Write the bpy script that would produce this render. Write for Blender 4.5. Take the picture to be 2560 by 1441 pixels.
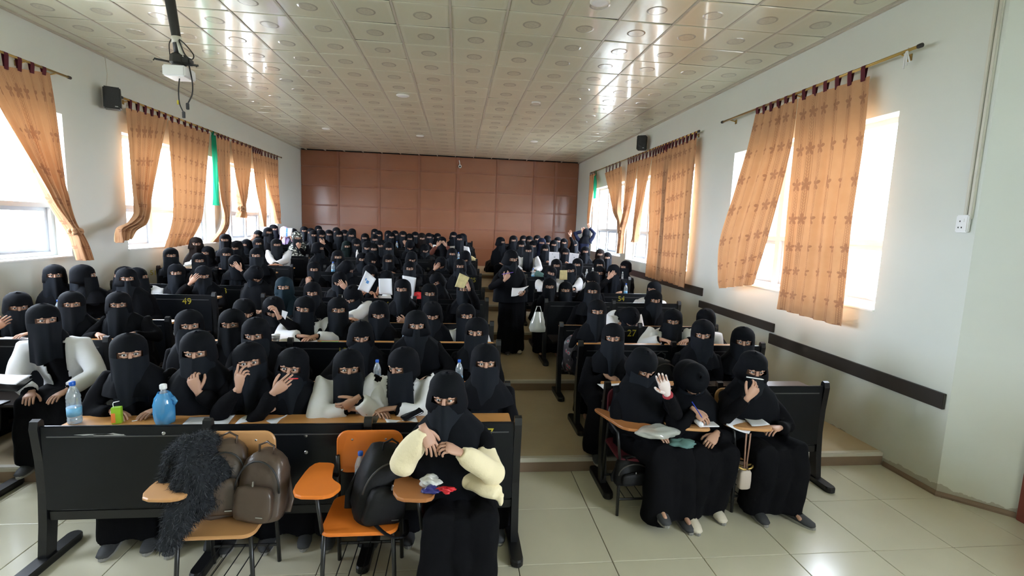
import bpy, bmesh, math, random
import numpy as np
from mathutils import Vector, Matrix, Euler
random.seed(7); RNG = np.random.default_rng(7)
for o in list(bpy.data.objects): bpy.data.objects.remove(o)
SC = bpy.context.scene
COL = SC.collection
PI = math.pi
# ------------------------------------------------------------------ camera
HC = 2.15                                   # eye height of the photographer (standing on a low platform)
FPX = 1236.34                               # focal length in pixels of the 2560 px wide frame
RW = np.array([[0.99356617, -0.02127869, -0.11123612], [-0.10766647, 0.12720595, -0.98601551], [0.03513101, 0.99164805, 0.12409652]])
cam_d = bpy.data.cameras.new('camera'); cam = bpy.data.objects.new('camera', cam_d); COL.objects.link(cam)
cam_d.sensor_width = 36.0; cam_d.lens = 36.0 * FPX / 2560.0; cam_d.clip_start = 0.05; cam_d.clip_end = 200
M = Matrix([list(r) for r in RW]).to_4x4(); M.translation = (0, 0, HC); cam.matrix_world = M
SC.camera = cam
# ------------------------------------------------------------------ sky, window portals, exposure
SKY = 6.0
w = bpy.data.worlds.new('hazy_sky'); SC.world = w; w.use_nodes = True
bg = w.node_tree.nodes['Background']; bg.inputs[0].default_value = (0.86, 0.95, 1.06, 1); bg.inputs[1].default_value = SKY
SC.view_settings.view_transform = 'Standard'; SC.view_settings.look = 'None'
SC.view_settings.gamma = 1.0; SC.view_settings.use_curve_mapping = False
SC.view_settings.exposure = 2.45
SC.cycles.use_denoising = True
SC.cycles.max_bounces = 10; SC.cycles.diffuse_bounces = 6; SC.cycles.transparent_max_bounces = 16
SC.cycles.caustics_reflective = False; SC.cycles.caustics_refractive = False; SC.cycles.sample_clamp_indirect = 8.0
XL, XR, YB, YF, ZC = -5.1, 4.09, 17.05, -2.6, 4.37
WT = 0.30                                   # wall thickness
WIN = {'left': [(1.60, 3.10, 1.55, 3.38), (4.39, 7.19, 1.55, 3.38), (8.33, 11.15, 1.58, 3.36), (11.55, 14.8, 1.58, 3.34)],  # first left window is unseen, added to light the front of the room
       'right': [(4.39, 7.19, 1.45, 3.35), (8.44, 11.75, 1.45, 3.34), (12.15, 14.95, 1.48, 3.36)]}
for sd in ('left', 'right'):
    for (a, b, z0, z1) in WIN[sd]:
        ld = bpy.data.lights.new('window_portal', 'AREA'); ld.shape = 'RECTANGLE'; ld.size = z1 - z0; ld.size_y = b - a
        ld.cycles.is_portal = True; ld.energy = 1
        lo = bpy.data.objects.new('window_portal', ld); COL.objects.link(lo)
        s = 1 if sd == 'left' else -1
        lo.location = ((XL - WT - .02) if s > 0 else (XR + WT + .02), (a + b) / 2, (z0 + z1) / 2)
        lo.rotation_euler = (0, -s * PI / 2, 0)   # light side faces the room

for (loc, sx, sy) in (((4.43 + WT + .02, -1.15, 2.35), 2.10, 1.90),):      # unseen side window, added to brighten the front floor and left wall
    ld = bpy.data.lights.new('window_portal', 'AREA'); ld.shape = 'RECTANGLE'; ld.size = sx; ld.size_y = sy; ld.cycles.is_portal = True; ld.energy = 1
    lo = bpy.data.objects.new('window_portal', ld); COL.objects.link(lo); lo.location = loc; lo.rotation_euler = (0, PI / 2, 0)
# ------------------------------------------------------------------ geometry helpers
def ray(px, py):
    c = np.array([px - 1280.0, -(py - 720.5), -FPX]); v = RW @ c
    return v
def aty(px, py, Y): v = ray(px, py); return v * (Y / v[1]) + np.array([0, 0, HC])
def atx(px, py, X): v = ray(px, py); return v * (X / v[0]) + np.array([0, 0, HC])
def atz(px, py, z): v = ray(px, py); return v * ((z - HC) / v[2]) + np.array([0, 0, HC])
def V(*a): return np.array(a, float)
def nrm(v): v = np.asarray(v, float); return v / (np.linalg.norm(v) + 1e-9)

class MB:
    """collects shapes; build() links them as one mesh object"""
    def __init__(s): s.v = []; s.f = []; s.m = []; s.n = 0
    def add(s, verts, faces, mat=0):
        s.v.extend([tuple(p) for p in verts]); s.f.extend([tuple(i + s.n for i in f) for f in faces]); s.m.extend([mat] * len(faces)); s.n += len(verts)
    def box(s, x0, x1, y0, y1, z0, z1, mat=0, bev=0.0):
        if bev <= 0:
            v = [(x, y, z) for z in (z0, z1) for y in (y0, y1) for x in (x0, x1)]
            s.add(v, [(0, 2, 3, 1), (4, 5, 7, 6), (0, 1, 5, 4), (2, 6, 7, 3), (0, 4, 6, 2), (1, 3, 7, 5)], mat)
        else:
            bm = bmesh.new(); bmesh.ops.create_cube(bm, size=1)
            for q in bm.verts: q.co = ((x0 + x1) / 2 + q.co.x * (x1 - x0), (y0 + y1) / 2 + q.co.y * (y1 - y0), (z0 + z1) / 2 + q.co.z * (z1 - z0))
            bmesh.ops.bevel(bm, geom=bm.edges[:], offset=bev, segments=2, affect='EDGES')
            s.bm(bm, mat)
    def bm(s, bm, mat=0, M=None):
        bm.verts.ensure_lookup_table(); bm.verts.index_update()
        v = [(M @ q.co if M else q.co)[:] for q in bm.verts]
        s.add(v, [[q.index for q in f.verts] for f in bm.faces], mat); bm.free()
    def tube(s, pts, rad, n=10, ref=(1, 0, 0), mat=0, caps=True):
        pts = [np.asarray(p, float) for p in pts]; k = len(pts); vv = []
        ref = np.asarray(ref, float)
        for i, p in enumerate(pts):
            t = nrm(pts[min(i + 1, k - 1)] - pts[max(i - 1, 0)])
            a = ref - t * (ref @ t)
            if np.linalg.norm(a) < 1e-3: a = V(0, 1, 0) - t * t[1]
            a = nrm(a); b = np.cross(t, a)
            r = rad[i] if isinstance(rad, (list, tuple)) else rad
            ra, rb = r if isinstance(r, (list, tuple)) else (r, r)
            for j in range(n):
                q = 2 * PI * j / n; vv.append(p + a * ra * math.cos(q) + b * rb * math.sin(q))
        ff = [(i * n + j, i * n + (j + 1) % n, (i + 1) * n + (j + 1) % n, (i + 1) * n + j) for i in range(k - 1) for j in range(n)]
        if caps: ff += [tuple(range(n - 1, -1, -1)), tuple((k - 1) * n + j for j in range(n))]
        s.add(vv, ff, mat)
    def lathe(s, prof, n=16, c=(0, 0, 0), mat=0):
        s.tube([(c[0], c[1], c[2] + z) for r, z in prof], [max(r, 1e-4) for r, z in prof], n=n, mat=mat)
    def grid(s, P, mat=0, closed=False):
        r, c = len(P), len(P[0])
        cc = c if closed else c - 1
        s.add([p for row in P for p in row], [(i * c + j, i * c + (j + 1) % c, (i + 1) * c + (j + 1) % c, (i + 1) * c + j) for i in range(r - 1) for j in range(cc)], mat)
    def ell(s, c, r, n=16, k=10, mat=0):
        c = np.asarray(c, float)
        s.tube([c + V(0, 0, r[2] * math.cos(PI * i / k)) for i in range(k + 1)], [(max(1e-4, r[0] * math.sin(PI * i / k)), max(1e-4, r[1] * math.sin(PI * i / k))) for i in range(k + 1)], n=n, mat=mat)
    def mesh(s, name):
        me = bpy.data.meshes.new(name); me.from_pydata(s.v, [], s.f)
        if any(s.m): me.polygons.foreach_set('material_index', s.m)
        me.update(); return me
    def build(s, name, mats, parent=None, smooth=False, loc=None, rot=None):
        return obj(name, s.mesh(name), mats, parent, smooth, loc, rot)

def setsmooth(me, on=True): me.polygons.foreach_set('use_smooth', [on] * len(me.polygons)); me.update()
def obj(name, me, mats=None, parent=None, smooth=False, loc=None, rot=None):
    o = bpy.data.objects.new(name, me); COL.objects.link(o)
    if mats is not None:
        for m in (mats if isinstance(mats, (list, tuple)) else [mats]):
            if m.name not in [x.name for x in me.materials if x]: me.materials.append(m)
    if smooth: setsmooth(me)
    if parent: o.parent = parent
    if loc is not None: o.location = loc
    if rot is not None: o.rotation_euler = rot
    return o
def tag(o, label=None, cat=None, group=None, kind=None):
    if label: o['label'] = label
    if cat: o['category'] = cat
    if group: o['group'] = group
    if kind: o['kind'] = kind
    return o
def thing(name, label, cat, loc=(0, 0, 0), rz=0.0, group=None):
    o = bpy.data.objects.new(name, None); COL.objects.link(o); o.location = loc; o.rotation_euler = (0, 0, rz); o.empty_display_size = .1
    return tag(o, label, cat, group)
def struct(name, me, mats, parent=None, smooth=False):
    o = obj(name, me, mats, parent, smooth)
    if not parent: o['kind'] = 'structure'
    return o
def rplate(bm_w, bm_d, t, r, seg=5, bev=.004):
    """rounded rectangular plate lying in XY, top at z=0"""
    pts = []
    for (cx, cy, a0) in ((bm_w / 2 - r, bm_d / 2 - r, 0), (-bm_w / 2 + r, bm_d / 2 - r, 90), (-bm_w / 2 + r, -bm_d / 2 + r, 180), (bm_w / 2 - r, -bm_d / 2 + r, 270)):
        for i in range(seg + 1):
            a = math.radians(a0 + 90 * i / seg); pts.append((cx + r * math.cos(a), cy + r * math.sin(a)))
    return plate(pts, t, bev)
def plate(pts, t, bev=.004):
    """outline (counter-clockwise) extruded downward by t with softened rim"""
    n = len(pts); m = MB(); P = np.array(pts); c = P.mean(0)
    ins = c + (P - c) * (1 - bev / max(.02, np.abs(P - c).max()))
    L = [(ins, 0), (P, -bev), (P, -t + bev), (ins, -t)]
    vv = [(q[0], q[1], z) for (A, z) in L for q in A]
    ff = [(i * n + j, i * n + (j + 1) % n, (i + 1) * n + (j + 1) % n, (i + 1) * n + j) for i in range(3) for j in range(n)]
    ff = [f[::-1] for f in ff] + [tuple(range(n)), tuple(3 * n + j for j in range(n - 1, -1, -1))]
    m.add(vv, ff); return m
def fixn(me):
    bm = bmesh.new(); bm.from_mesh(me); bmesh.ops.recalc_face_normals(bm, faces=bm.faces[:]); bm.to_mesh(me); bm.free(); return me

# ------------------------------------------------------------------ materials
MAT = {}
def mat(name, col, rough=.6, spec=.5, metal=0.0, bump=None, var=0.0, vscale=4.0, sheen=0.0, coat=0.0, trans=0.0, alpha=1.0, coords='Object'):
    m = bpy.data.materials.new(name); m.use_nodes = True; nt = m.node_tree; p = nt.nodes['Principled BSDF']
    p.inputs['Base Color'].default_value = (*col, 1); p.inputs['Roughness'].default_value = rough; p.inputs['Metallic'].default_value = metal
    p.inputs['Specular IOR Level'].default_value = spec
    if sheen: p.inputs['Sheen Weight'].default_value = sheen; p.inputs['Sheen Roughness'].default_value = .4
    if coat: p.inputs['Coat Weight'].default_value = coat
    if trans: p.inputs['Transmission Weight'].default_value = trans
    if alpha < 1: p.inputs['Alpha'].default_value = alpha
    tc = nt.nodes.new('ShaderNodeTexCoord')
    if var:
        nz = nt.nodes.new('ShaderNodeTexNoise'); nz.inputs['Scale'].default_value = vscale; nz.inputs['Detail'].default_value = 6
        nt.links.new(tc.outputs[coords], nz.inputs['Vector'])
        mx = nt.nodes.new('ShaderNodeMix'); mx.data_type = 'RGBA'
        mx.inputs[6].default_value = (*[c * (1 - var) for c in col], 1); mx.inputs[7].default_value = (*[min(1, c * (1 + var)) for c in col], 1)
        nt.links.new(nz.outputs['Fac'], mx.inputs[0]); nt.links.new(mx.outputs[2], p.inputs['Base Color'])
    if bump:
        sc, st = bump; nb = nt.nodes.new('ShaderNodeTexNoise'); nb.inputs['Scale'].default_value = sc; nb.inputs['Detail'].default_value = 4
        nt.links.new(tc.outputs[coords], nb.inputs['Vector']); bp = nt.nodes.new('ShaderNodeBump'); bp.inputs['Strength'].default_value = st; bp.inputs['Distance'].default_value = .01
        nt.links.new(nb.outputs['Fac'], bp.inputs['Height']); nt.links.new(bp.outputs[0], p.inputs['Normal'])
    MAT[name] = m; return m
def math_node(nt, op, a, b=None, c=None):
    n = nt.nodes.new('ShaderNodeMath'); n.operation = op
    for i, x in enumerate((a, b, c)):
        if x is None: continue
        if isinstance(x, (int, float)): n.inputs[i].default_value = x
        else: nt.links.new(x, n.inputs[i])
    return n.outputs[0]
def mixc(nt, f, a, b):
    mx = nt.nodes.new('ShaderNodeMix'); mx.data_type = 'RGBA'
    for i, x in ((0, f), (6, a), (7, b)):
        if isinstance(x, tuple): mx.inputs[i].default_value = (*x, 1)
        elif isinstance(x, (int, float)): mx.inputs[i].default_value = x
        else: nt.links.new(x, mx.inputs[i])
    return mx.outputs[2]
mat('plaster', (.70, .72, .68), .75, .3, bump=(30, .12), var=.05, vscale=1.3)
mat('reveal', (.82, .83, .80), .8, .3)
mat('floor_tile', (.58, .545, .42), .20, .5, var=.06, vscale=3.0)
mat('grout', (.16, .14, .11), .8)
mat('tier', (.42, .33, .205), .5, .4, var=.18, vscale=2.2, bump=(18, .15))
mat('nosing', (.52, .48, .40), .6, .3, var=.12, vscale=5)
mat('riser', (.22, .15, .10), .7, .3, var=.15, vscale=4)
mat('panel_brown', (.27, .105, .054), .22, .5, var=.10, vscale=2.0, bump=(3.0, .10))
mat('batten', (.26, .095, .05), .4, .4, var=.1, vscale=6)
mat('tbar', (.50, .47, .40), .35, .5, var=.1, vscale=8)
mat('void', (.02, .02, .018), .9)
mat('alu_white', (.52, .54, .55), .4, .5)
mat('rail_dark', (.035, .030, .026), .45, .4, var=.2, vscale=7)
mat('bench_black', (.007, .007, .008), .36, .4, var=.3, vscale=5, bump=(40, .06))
mat('bench_panel', (.007, .008, .010), .32, .22, var=.4, vscale=3, bump=(6, .08))
mat('desk_wood', (.56, .27, .09), .35, .4, var=.12, vscale=6)
mat('seat_wood', (.022, .016, .013), .3, .5, var=.3, vscale=5)
mat('scuff', (.35, .35, .34), .7, var=.4, vscale=30)
mat('yellow_paint', (.46, .38, .02), .6)
mat('strip', (.06, .06, .065), .35)
mat('steel', (.45, .45, .46), .3, .5, metal=1)
mat('chair_black', (.012, .012, .012), .35)
mat('chair_tan', (.56, .29, .12), .38, .4, var=.08, vscale=7)
mat('chair_orange', (.72, .19, .025), .35, .4, var=.06, vscale=5)
mat('chair_brown', (.40, .16, .055), .35, .4, var=.12, vscale=7)
mat('chair_maroon', (.10, .012, .022), .7, .3, var=.12, vscale=20)
mat('abaya', (.0040, .0040, .0052), .9, .10, bump=(26, .35))
mat('veil', (.0040, .0046, .0066), .8, .10, bump=(22, .2))
mat('veil_face', (.0078, .0100, .0145), .75, .14, bump=(16, .25))  # lighter and bluer than the scarf: bluish window light put into the colour
mat('veil_blue', (.008, .020, .030), .75, .12)
mat('veil_green', (.006, .012, .012), .8, .1)
mat('veil_navy', (.008, .011, .028), .8, .1)
mat('veil_brown', (.012, .008, .007), .8, .1)
mat('robe_red', (.30, .02, .03), .8)
mat('robe_rust', (.13, .035, .02), .8)
mat('robe_pink', (.75, .28, .30), .8)
mat('lavender', (.52, .42, .75), .8)
mat('coat_white', (.74, .74, .76), .75, .2, bump=(14, .35))
mat('sweater', (.78, .68, .46), .9, .1, sheen=.3, bump=(60, .35))
mat('skin', (.50, .285, .20), .5, .4)
mat('eye_white', (.62, .60, .58), .25)
mat('eye_dark', (.018, .011, .008), .2)
mat('paper', (.80, .80, .86), .7, .2)
mat('paper_back', (.62, .62, .64), .7, .2)
mat('newsprint', (.62, .53, .28), .7, .2, var=.35, vscale=22)
mat('ink_blue', (.10, .28, .62), .6)
mat('ink_grey', (.42, .42, .46), .6)
mat('blue_cap', (.01, .10, .50), .35)
mat('white_plastic', (.78, .79, .80), .35)
mat('bottle_label', (.16, .42, .66), .5, var=.35, vscale=26)
mat('green_box', (.30, .55, .03), .45, var=.25, vscale=25)
mat('orange_print', (.80, .25, .06), .5)
mat('bag_brown', (.075, .050, .036), .30, .5, var=.2, vscale=9, bump=(14, .4))
mat('bag_black', (.005, .005, .006), .6, .25, bump=(24, .3))
mat('bag_blue', (.012, .07, .13), .6)
mat('fur', (.020, .022, .026), .9, .2)
mat('fur_tip', (.075, .08, .092), .9, .2)
mat('glove', (.74, .64, .62), .55)
mat('shoe_white', (.62, .56, .46), .6, var=.1, vscale=12)
mat('shoe_grey', (.035, .036, .040), .75)
mat('sole', (.25, .24, .22), .8)
mat('speaker', (.010, .011, .012), .5, bump=(90, .4))
mat('brass', (.42, .28, .09), .35, .5, metal=.8)
mat('pole_black', (.014, .014, .013), .45)
mat('lamp_white', (.80, .80, .76), .4)
mat('green_cloth', (.02, .30, .16), .8)
mat('teal', (.10, .20, .19), .8)
mat('tan_strap', (.30, .16, .11), .6)
mat('purse', (.50, .42, .36), .6)
mat('red_cloth', (.62, .012, .015), .7, bump=(16, .5))
mat('door_brown', (.20, .045, .030), .45, var=.15, vscale=6)
mat('blue_ink', (.02, .05, .45), .4)
mat('purple_pen', (.12, .05, .40), .4)
mat('green_paper', (.28, .66, .30), .7)
mat('red_wrap', (.60, .02, .03), .3)
mat('blue_wrap', (.03, .03, .16), .3)
mat('foil', (.68, .68, .64), .35, bump=(40, .6))
mat('ground', (.46, .43, .37), .9)
mat('phone', (.01, .01, .012), .15)
mat('conduit', (.60, .59, .52), .5)
mat('tape_black', (.02, .02, .02), .5)

def thin_glass(name, col, dens=.12, gl=.08):
    m = bpy.data.materials.new(name); m.use_nodes = True; nt = m.node_tree; nt.nodes.clear()
    out = nt.nodes.new('ShaderNodeOutputMaterial'); t = nt.nodes.new('ShaderNodeBsdfTransparent'); t.inputs[0].default_value = (*col, 1)
    g = nt.nodes.new('ShaderNodeBsdfGlossy'); g.inputs['Roughness'].default_value = .08; d = nt.nodes.new('ShaderNodeBsdfDiffuse'); d.inputs[0].default_value = (*col, 1)
    a = nt.nodes.new('ShaderNodeMixShader'); a.inputs[0].default_value = dens; b = nt.nodes.new('ShaderNodeMixShader'); b.inputs[0].default_value = gl
    nt.links.new(t.outputs[0], a.inputs[1]); nt.links.new(d.outputs[0], a.inputs[2]); nt.links.new(a.outputs[0], b.inputs[1]); nt.links.new(g.outputs[0], b.inputs[2])
    nt.links.new(b.outputs[0], out.inputs[0]); MAT[name] = m; return m
thin_glass('window_glass', (.97, .98, 1.0), .02, .04)
thin_glass('frosted_glass', (.72, .90, .88), .55, .03)
thin_glass('bottle_clear', (.86, .92, .96), .22, .16)
thin_glass('water', (.70, .84, .93), .30, .10)
thin_glass('blue_bag', (.10, .42, .78), .62, .10)
thin_glass('clear_bag', (.80, .82, .78), .42, .14)

def ceiling_mat():
    m = bpy.data.materials.new('ceiling_tile'); m.use_nodes = True; nt = m.node_tree; p = nt.nodes['Principled BSDF']
    uv = nt.nodes.new('ShaderNodeUVMap'); uv.uv_map = 'uv'; sp = nt.nodes.new('ShaderNodeSeparateXYZ'); nt.links.new(uv.outputs[0], sp.inputs[0])
    tc = nt.nodes.new('ShaderNodeNewGeometry')
    x, y = sp.outputs[0], sp.outputs[1]
    r = math_node(nt, 'SQRT', math_node(nt, 'ADD', math_node(nt, 'MULTIPLY', x, x), math_node(nt, 'MULTIPLY', y, y)))
    nz = nt.nodes.new('ShaderNodeTexNoise'); nz.inputs['Scale'].default_value = 38; nt.links.new(tc.outputs['Position'], nz.inputs['Vector'])
    disc = math_node(nt, 'LESS_THAN', r, .098)
    ring = math_node(nt, 'LESS_THAN', math_node(nt, 'ABSOLUTE', math_node(nt, 'SUBTRACT', r, .092)), .010)
    edge = math_node(nt, 'GREATER_THAN', math_node(nt, 'MAXIMUM', math_node(nt, 'ABSOLUTE', x), math_node(nt, 'ABSOLUTE', y)), .245)
    oi = nt.nodes.new('ShaderNodeObjectInfo')
    base = mixc(nt, oi.outputs['Random'], (.62, .625, .475), (.68, .68, .52))
    base = mixc(nt, math_node(nt, 'MULTIPLY', edge, .5), base, (.70, .71, .58))
    c = mixc(nt, math_node(nt, 'MULTIPLY', disc, math_node(nt, 'MULTIPLY_ADD', nz.outputs['Fac'], 1.2, -.1)), base, (.42, .405, .32))
    c = mixc(nt, math_node(nt, 'MULTIPLY', ring, .8), c, (.34, .325, .26))
    nt.links.new(c, p.inputs['Base Color']); p.inputs['Roughness'].default_value = .30; p.inputs['Specular IOR Level'].default_value = .8; p.inputs['Coat Weight'].default_value = .7; p.inputs['Coat Roughness'].default_value = .09
    n2 = nt.nodes.new('ShaderNodeTexNoise'); n2.inputs['Scale'].default_value = 2.2; n2.inputs['Detail'].default_value = 2; nt.links.new(tc.outputs['Position'], n2.inputs['Vector'])
    mp = nt.nodes.new('ShaderNodeMapping'); mp.inputs['Scale'].default_value = (2.6, .7, 1); mp.inputs['Location'].default_value = (3, 1, 0)
    nt.links.new(tc.outputs['Position'], mp.inputs[0]); nt.links.new(mp.outputs[0], n2.inputs['Vector'])
    bp = nt.nodes.new('ShaderNodeBump'); bp.inputs['Strength'].default_value = .35; bp.inputs['Distance'].default_value = .02
    nt.links.new(n2.outputs['Fac'], bp.inputs['Height']); nt.links.new(bp.outputs[0], p.inputs['Normal']); MAT['ceiling_tile'] = m
ceiling_mat()
def curtain_mat():
    m = bpy.data.materials.new('curtain_cloth'); m.use_nodes = True; nt = m.node_tree; nt.nodes.clear()
    out = nt.nodes.new('ShaderNodeOutputMaterial'); uv = nt.nodes.new('ShaderNodeUVMap'); uv.uv_map = 'uv'
    sp = nt.nodes.new('ShaderNodeSeparateXYZ'); nt.links.new(uv.outputs[0], sp.inputs[0]); u, v = sp.outputs[0], sp.outputs[1]
    cu = math_node(nt, 'SUBTRACT', math_node(nt, 'FRACT', math_node(nt, 'DIVIDE', u, .21)), .5)
    row = math_node(nt, 'FLOOR', math_node(nt, 'DIVIDE', v, .34))
    cv = math_node(nt, 'SUBTRACT', math_node(nt, 'FRACT', math_node(nt, 'DIVIDE', v, .34)), .5)
    x = math_node(nt, 'MULTIPLY', cu, .21); y = math_node(nt, 'MULTIPLY', cv, .34)
    rr = math_node(nt, 'SQRT', math_node(nt, 'ADD', math_node(nt, 'MULTIPLY', x, x), math_node(nt, 'MULTIPLY', y, y)))
    th = math_node(nt, 'ARCTAN2', x, y)
    lobe = math_node(nt, 'MULTIPLY_ADD', math_node(nt, 'ABSOLUTE', math_node(nt, 'COSINE', math_node(nt, 'MULTIPLY', th, 2.5))), .052, .014)
    leaf = math_node(nt, 'LESS_THAN', rr, lobe)
    band = math_node(nt, 'LESS_THAN', math_node(nt, 'ABSOLUTE', x), .045)
    st = math_node(nt, 'LESS_THAN', math_node(nt, 'FRACT', math_node(nt, 'DIVIDE', u, .022)), .28)
    stripe = math_node(nt, 'MULTIPLY', math_node(nt, 'MULTIPLY', band, st), .6)
    vein = math_node(nt, 'MULTIPLY', math_node(nt, 'LESS_THAN', math_node(nt, 'ABSOLUTE', math_node(nt, 'SUBTRACT', math_node(nt, 'ABSOLUTE', x), math_node(nt, 'MULTIPLY', math_node(nt, 'FRACT', math_node(nt, 'DIVIDE', v, .03)), .02))), .005), .35)
    f = math_node(nt, 'MAXIMUM', math_node(nt, 'MULTIPLY', leaf, .72), math_node(nt, 'MAXIMUM', stripe, vein))
    nz = nt.nodes.new('ShaderNodeTexNoise'); nz.inputs['Scale'].default_value = 9; nz.inputs['Detail'].default_value = 6; nt.links.new(uv.outputs[0], nz.inputs['Vector'])
    dcol = mixc(nt, f, mixc(nt, nz.outputs['Fac'], (.51, .285, .155), (.59, .35, .20)), (.30, .145, .09))
    tcol = mixc(nt, f, mixc(nt, nz.outputs['Fac'], (.40, .170, .062), (.48, .22, .085)), (.20, .07, .03))
    d = nt.nodes.new('ShaderNodeBsdfDiffuse'); t = nt.nodes.new('ShaderNodeBsdfTranslucent'); mx = nt.nodes.new('ShaderNodeMixShader'); mx.inputs[0].default_value = .095
    nt.links.new(dcol, d.inputs[0]); nt.links.new(tcol, t.inputs[0]); nt.links.new(d.outputs[0], mx.inputs[1]); nt.links.new(t.outputs[0], mx.inputs[2]); nt.links.new(mx.outputs[0], out.inputs[0])
    MAT['curtain_cloth'] = m
curtain_mat()
def translucent(name, dc, tc_, f=.4):
    m = bpy.data.materials.new(name); m.use_nodes = True; nt = m.node_tree; nt.nodes.clear(); out = nt.nodes.new('ShaderNodeOutputMaterial')
    d = nt.nodes.new('ShaderNodeBsdfDiffuse'); t = nt.nodes.new('ShaderNodeBsdfTranslucent'); mx = nt.nodes.new('ShaderNodeMixShader'); mx.inputs[0].default_value = f
    d.inputs[0].default_value = (*dc, 1); t.inputs[0].default_value = (*tc_, 1)
    nt.links.new(d.outputs[0], mx.inputs[1]); nt.links.new(t.outputs[0], mx.inputs[2]); nt.links.new(mx.outputs[0], out.inputs[0]); MAT[name] = m
translucent('curtain_green', (.02, .22, .12), (.03, .36, .20))
def wall_mat():
    """plaster, dingier and yellowed towards the seats, with scuffs and damp along the foot"""
    m = bpy.data.materials.new('wall_plaster'); m.use_nodes = True; nt = m.node_tree; p = nt.nodes['Principled BSDF']
    g = nt.nodes.new('ShaderNodeNewGeometry'); sp = nt.nodes.new('ShaderNodeSeparateXYZ'); nt.links.new(g.outputs['Position'], sp.inputs[0])
    n1 = nt.nodes.new('ShaderNodeTexNoise'); n1.inputs['Scale'].default_value = 1.1; n1.inputs['Detail'].default_value = 5; nt.links.new(g.outputs['Position'], n1.inputs['Vector'])
    n2 = nt.nodes.new('ShaderNodeTexNoise'); n2.inputs['Scale'].default_value = 7; n2.inputs['Detail'].default_value = 6; nt.links.new(g.outputs['Position'], n2.inputs['Vector'])
    base = mixc(nt, n1.outputs['Fac'], (.62, .655, .62), (.69, .72, .685))
    fl = math_node(nt, 'MULTIPLY', math_node(nt, 'MAXIMUM', math_node(nt, 'SUBTRACT', sp.outputs[1], 4.0), 0.0), .052)   # floor rises towards the back
    h = math_node(nt, 'SUBTRACT', sp.outputs[2], fl)
    low = math_node(nt, 'MULTIPLY', math_node(nt, 'SMOOTH_MIN', 1.0, math_node(nt, 'MAXIMUM', math_node(nt, 'DIVIDE', math_node(nt, 'SUBTRACT', 1.25, h), 1.1), 0.0), .2), math_node(nt, 'MULTIPLY_ADD', n1.outputs['Fac'], 1.6, -.35))
    c = mixc(nt, low, base, (.50, .45, .31))
    damp = math_node(nt, 'MULTIPLY', math_node(nt, 'LESS_THAN', h, math_node(nt, 'MULTIPLY', n2.outputs['Fac'], .16)), .6)
    c = mixc(nt, damp, c, (.26, .20, .13))
    nt.links.new(c, p.inputs['Base Color']); p.inputs['Roughness'].default_value = .62; p.inputs['Specular IOR Level'].default_value = .35
    bp = nt.nodes.new('ShaderNodeBump'); bp.inputs['Strength'].default_value = .18; bp.inputs['Distance'].default_value = .01; nt.links.new(n2.outputs['Fac'], bp.inputs['Height']); nt.links.new(bp.outputs[0], p.inputs['Normal'])
    MAT['wall_plaster'] = m
wall_mat()

# ================================================================== THE ROOM
m = MB(); m.box(-60, 60, -60, 80, -.7, -.6); struct('ground', m.mesh('ground'), MAT['ground'])
def wall_with_openings(name, x0, x1, y0, y1, z0, z1, ops):
    m = MB(); ys = y0
    for (a, b, c, d) in sorted(ops):
        m.box(x0, x1, ys, a, z0, z1); m.box(x0, x1, a, b, z0, c); m.box(x0, x1, a, b, d, z1); ys = b
    m.box(x0, x1, ys, y1, z0, z1)
    return struct(name, m.mesh(name), MAT['wall_plaster'])
wall_with_openings('wall_left', XL - WT, XL, YF, YB + .3, -.6, ZC + .3, WIN['left'])
WRY = 3.54                                                         # the long right wall ends here and splays outwards to a doorway
wall_with_openings('wall_right', XR, XR + WT, WRY, YB + .3, -.6, ZC + .3, WIN['right'])
XD, YD = 4.43, 3.195
m = MB(); m.add([(XR, WRY, -.6), (XD, YD, -.6), (XD + .3, YD + .2, -.6), (XR + .3, WRY, -.6), (XR, WRY, ZC + .3), (XD, YD, ZC + .3), (XD + .3, YD + .2, ZC + .3), (XR + .3, WRY, ZC + .3)],
                [(0, 1, 5, 4), (1, 2, 6, 5), (2, 3, 7, 6), (3, 0, 4, 7), (4, 5, 6, 7), (3, 2, 1, 0)])
struct('wall_corner', m.mesh('wall_corner'), MAT['wall_plaster'])
wall_with_openings('wall_side', XD, XD + WT, YF, YD, -.6, ZC + .3, [(-2.1, -.20, 1.30, 3.40)])  # unseen window opening, added to let more light in
m = MB(); m.box(XL - .3, XD + .3, YF - .3, YF, -.6, ZC + .3); struct('wall_front', m.mesh('wall_front'), MAT['wall_plaster'])
m = MB(); m.box(XL - .3, XR + .3, YB + .02, YB + .3, -.6, ZC + .3); wb = struct('wall_back', m.mesh('wall_back'), MAT['void'])
# brown boarded back wall: boards and battens
xs = [XL] + [aty(p, 480, YB)[0] for p in (846, 948, 1048, 1144, 1242, 1334, 1388)] + [XR]
zs = [.72] + [1.36, 1.99, 2.62, 3.26, 3.86] + [ZC]
for i in range(len(xs) - 1):
    for j in range(len(zs) - 1):
        if i == 7 and j == 1: pass
        g = .007; m = MB(); t = random.uniform(.0, .006)
        m.box(xs[i] + g, xs[i + 1] - g, YB - .015 - t, YB + .02, zs[j] + g, zs[j + 1] - g, bev=.004)
        o = m.build('panel', MAT['panel_brown'], wb)
for i in range(1, len(xs) - 1):
    m = MB(); wd = .035 if i != 4 else .05; m.box(xs[i] - wd, xs[i] + wd, YB - .040, YB - .010, .75, ZC - .005, bev=.004); m.build('batten', MAT['batten'], wb)
for j in range(1, len(zs) - 1):
    for i in range(len(xs) - 1):
        m = MB(); m.box(xs[i] + .04, xs[i + 1] - .04, YB - .030, YB - .010, zs[j] - .022, zs[j] + .022, bev=.003); m.build('batten', MAT['batten'], wb)
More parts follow.
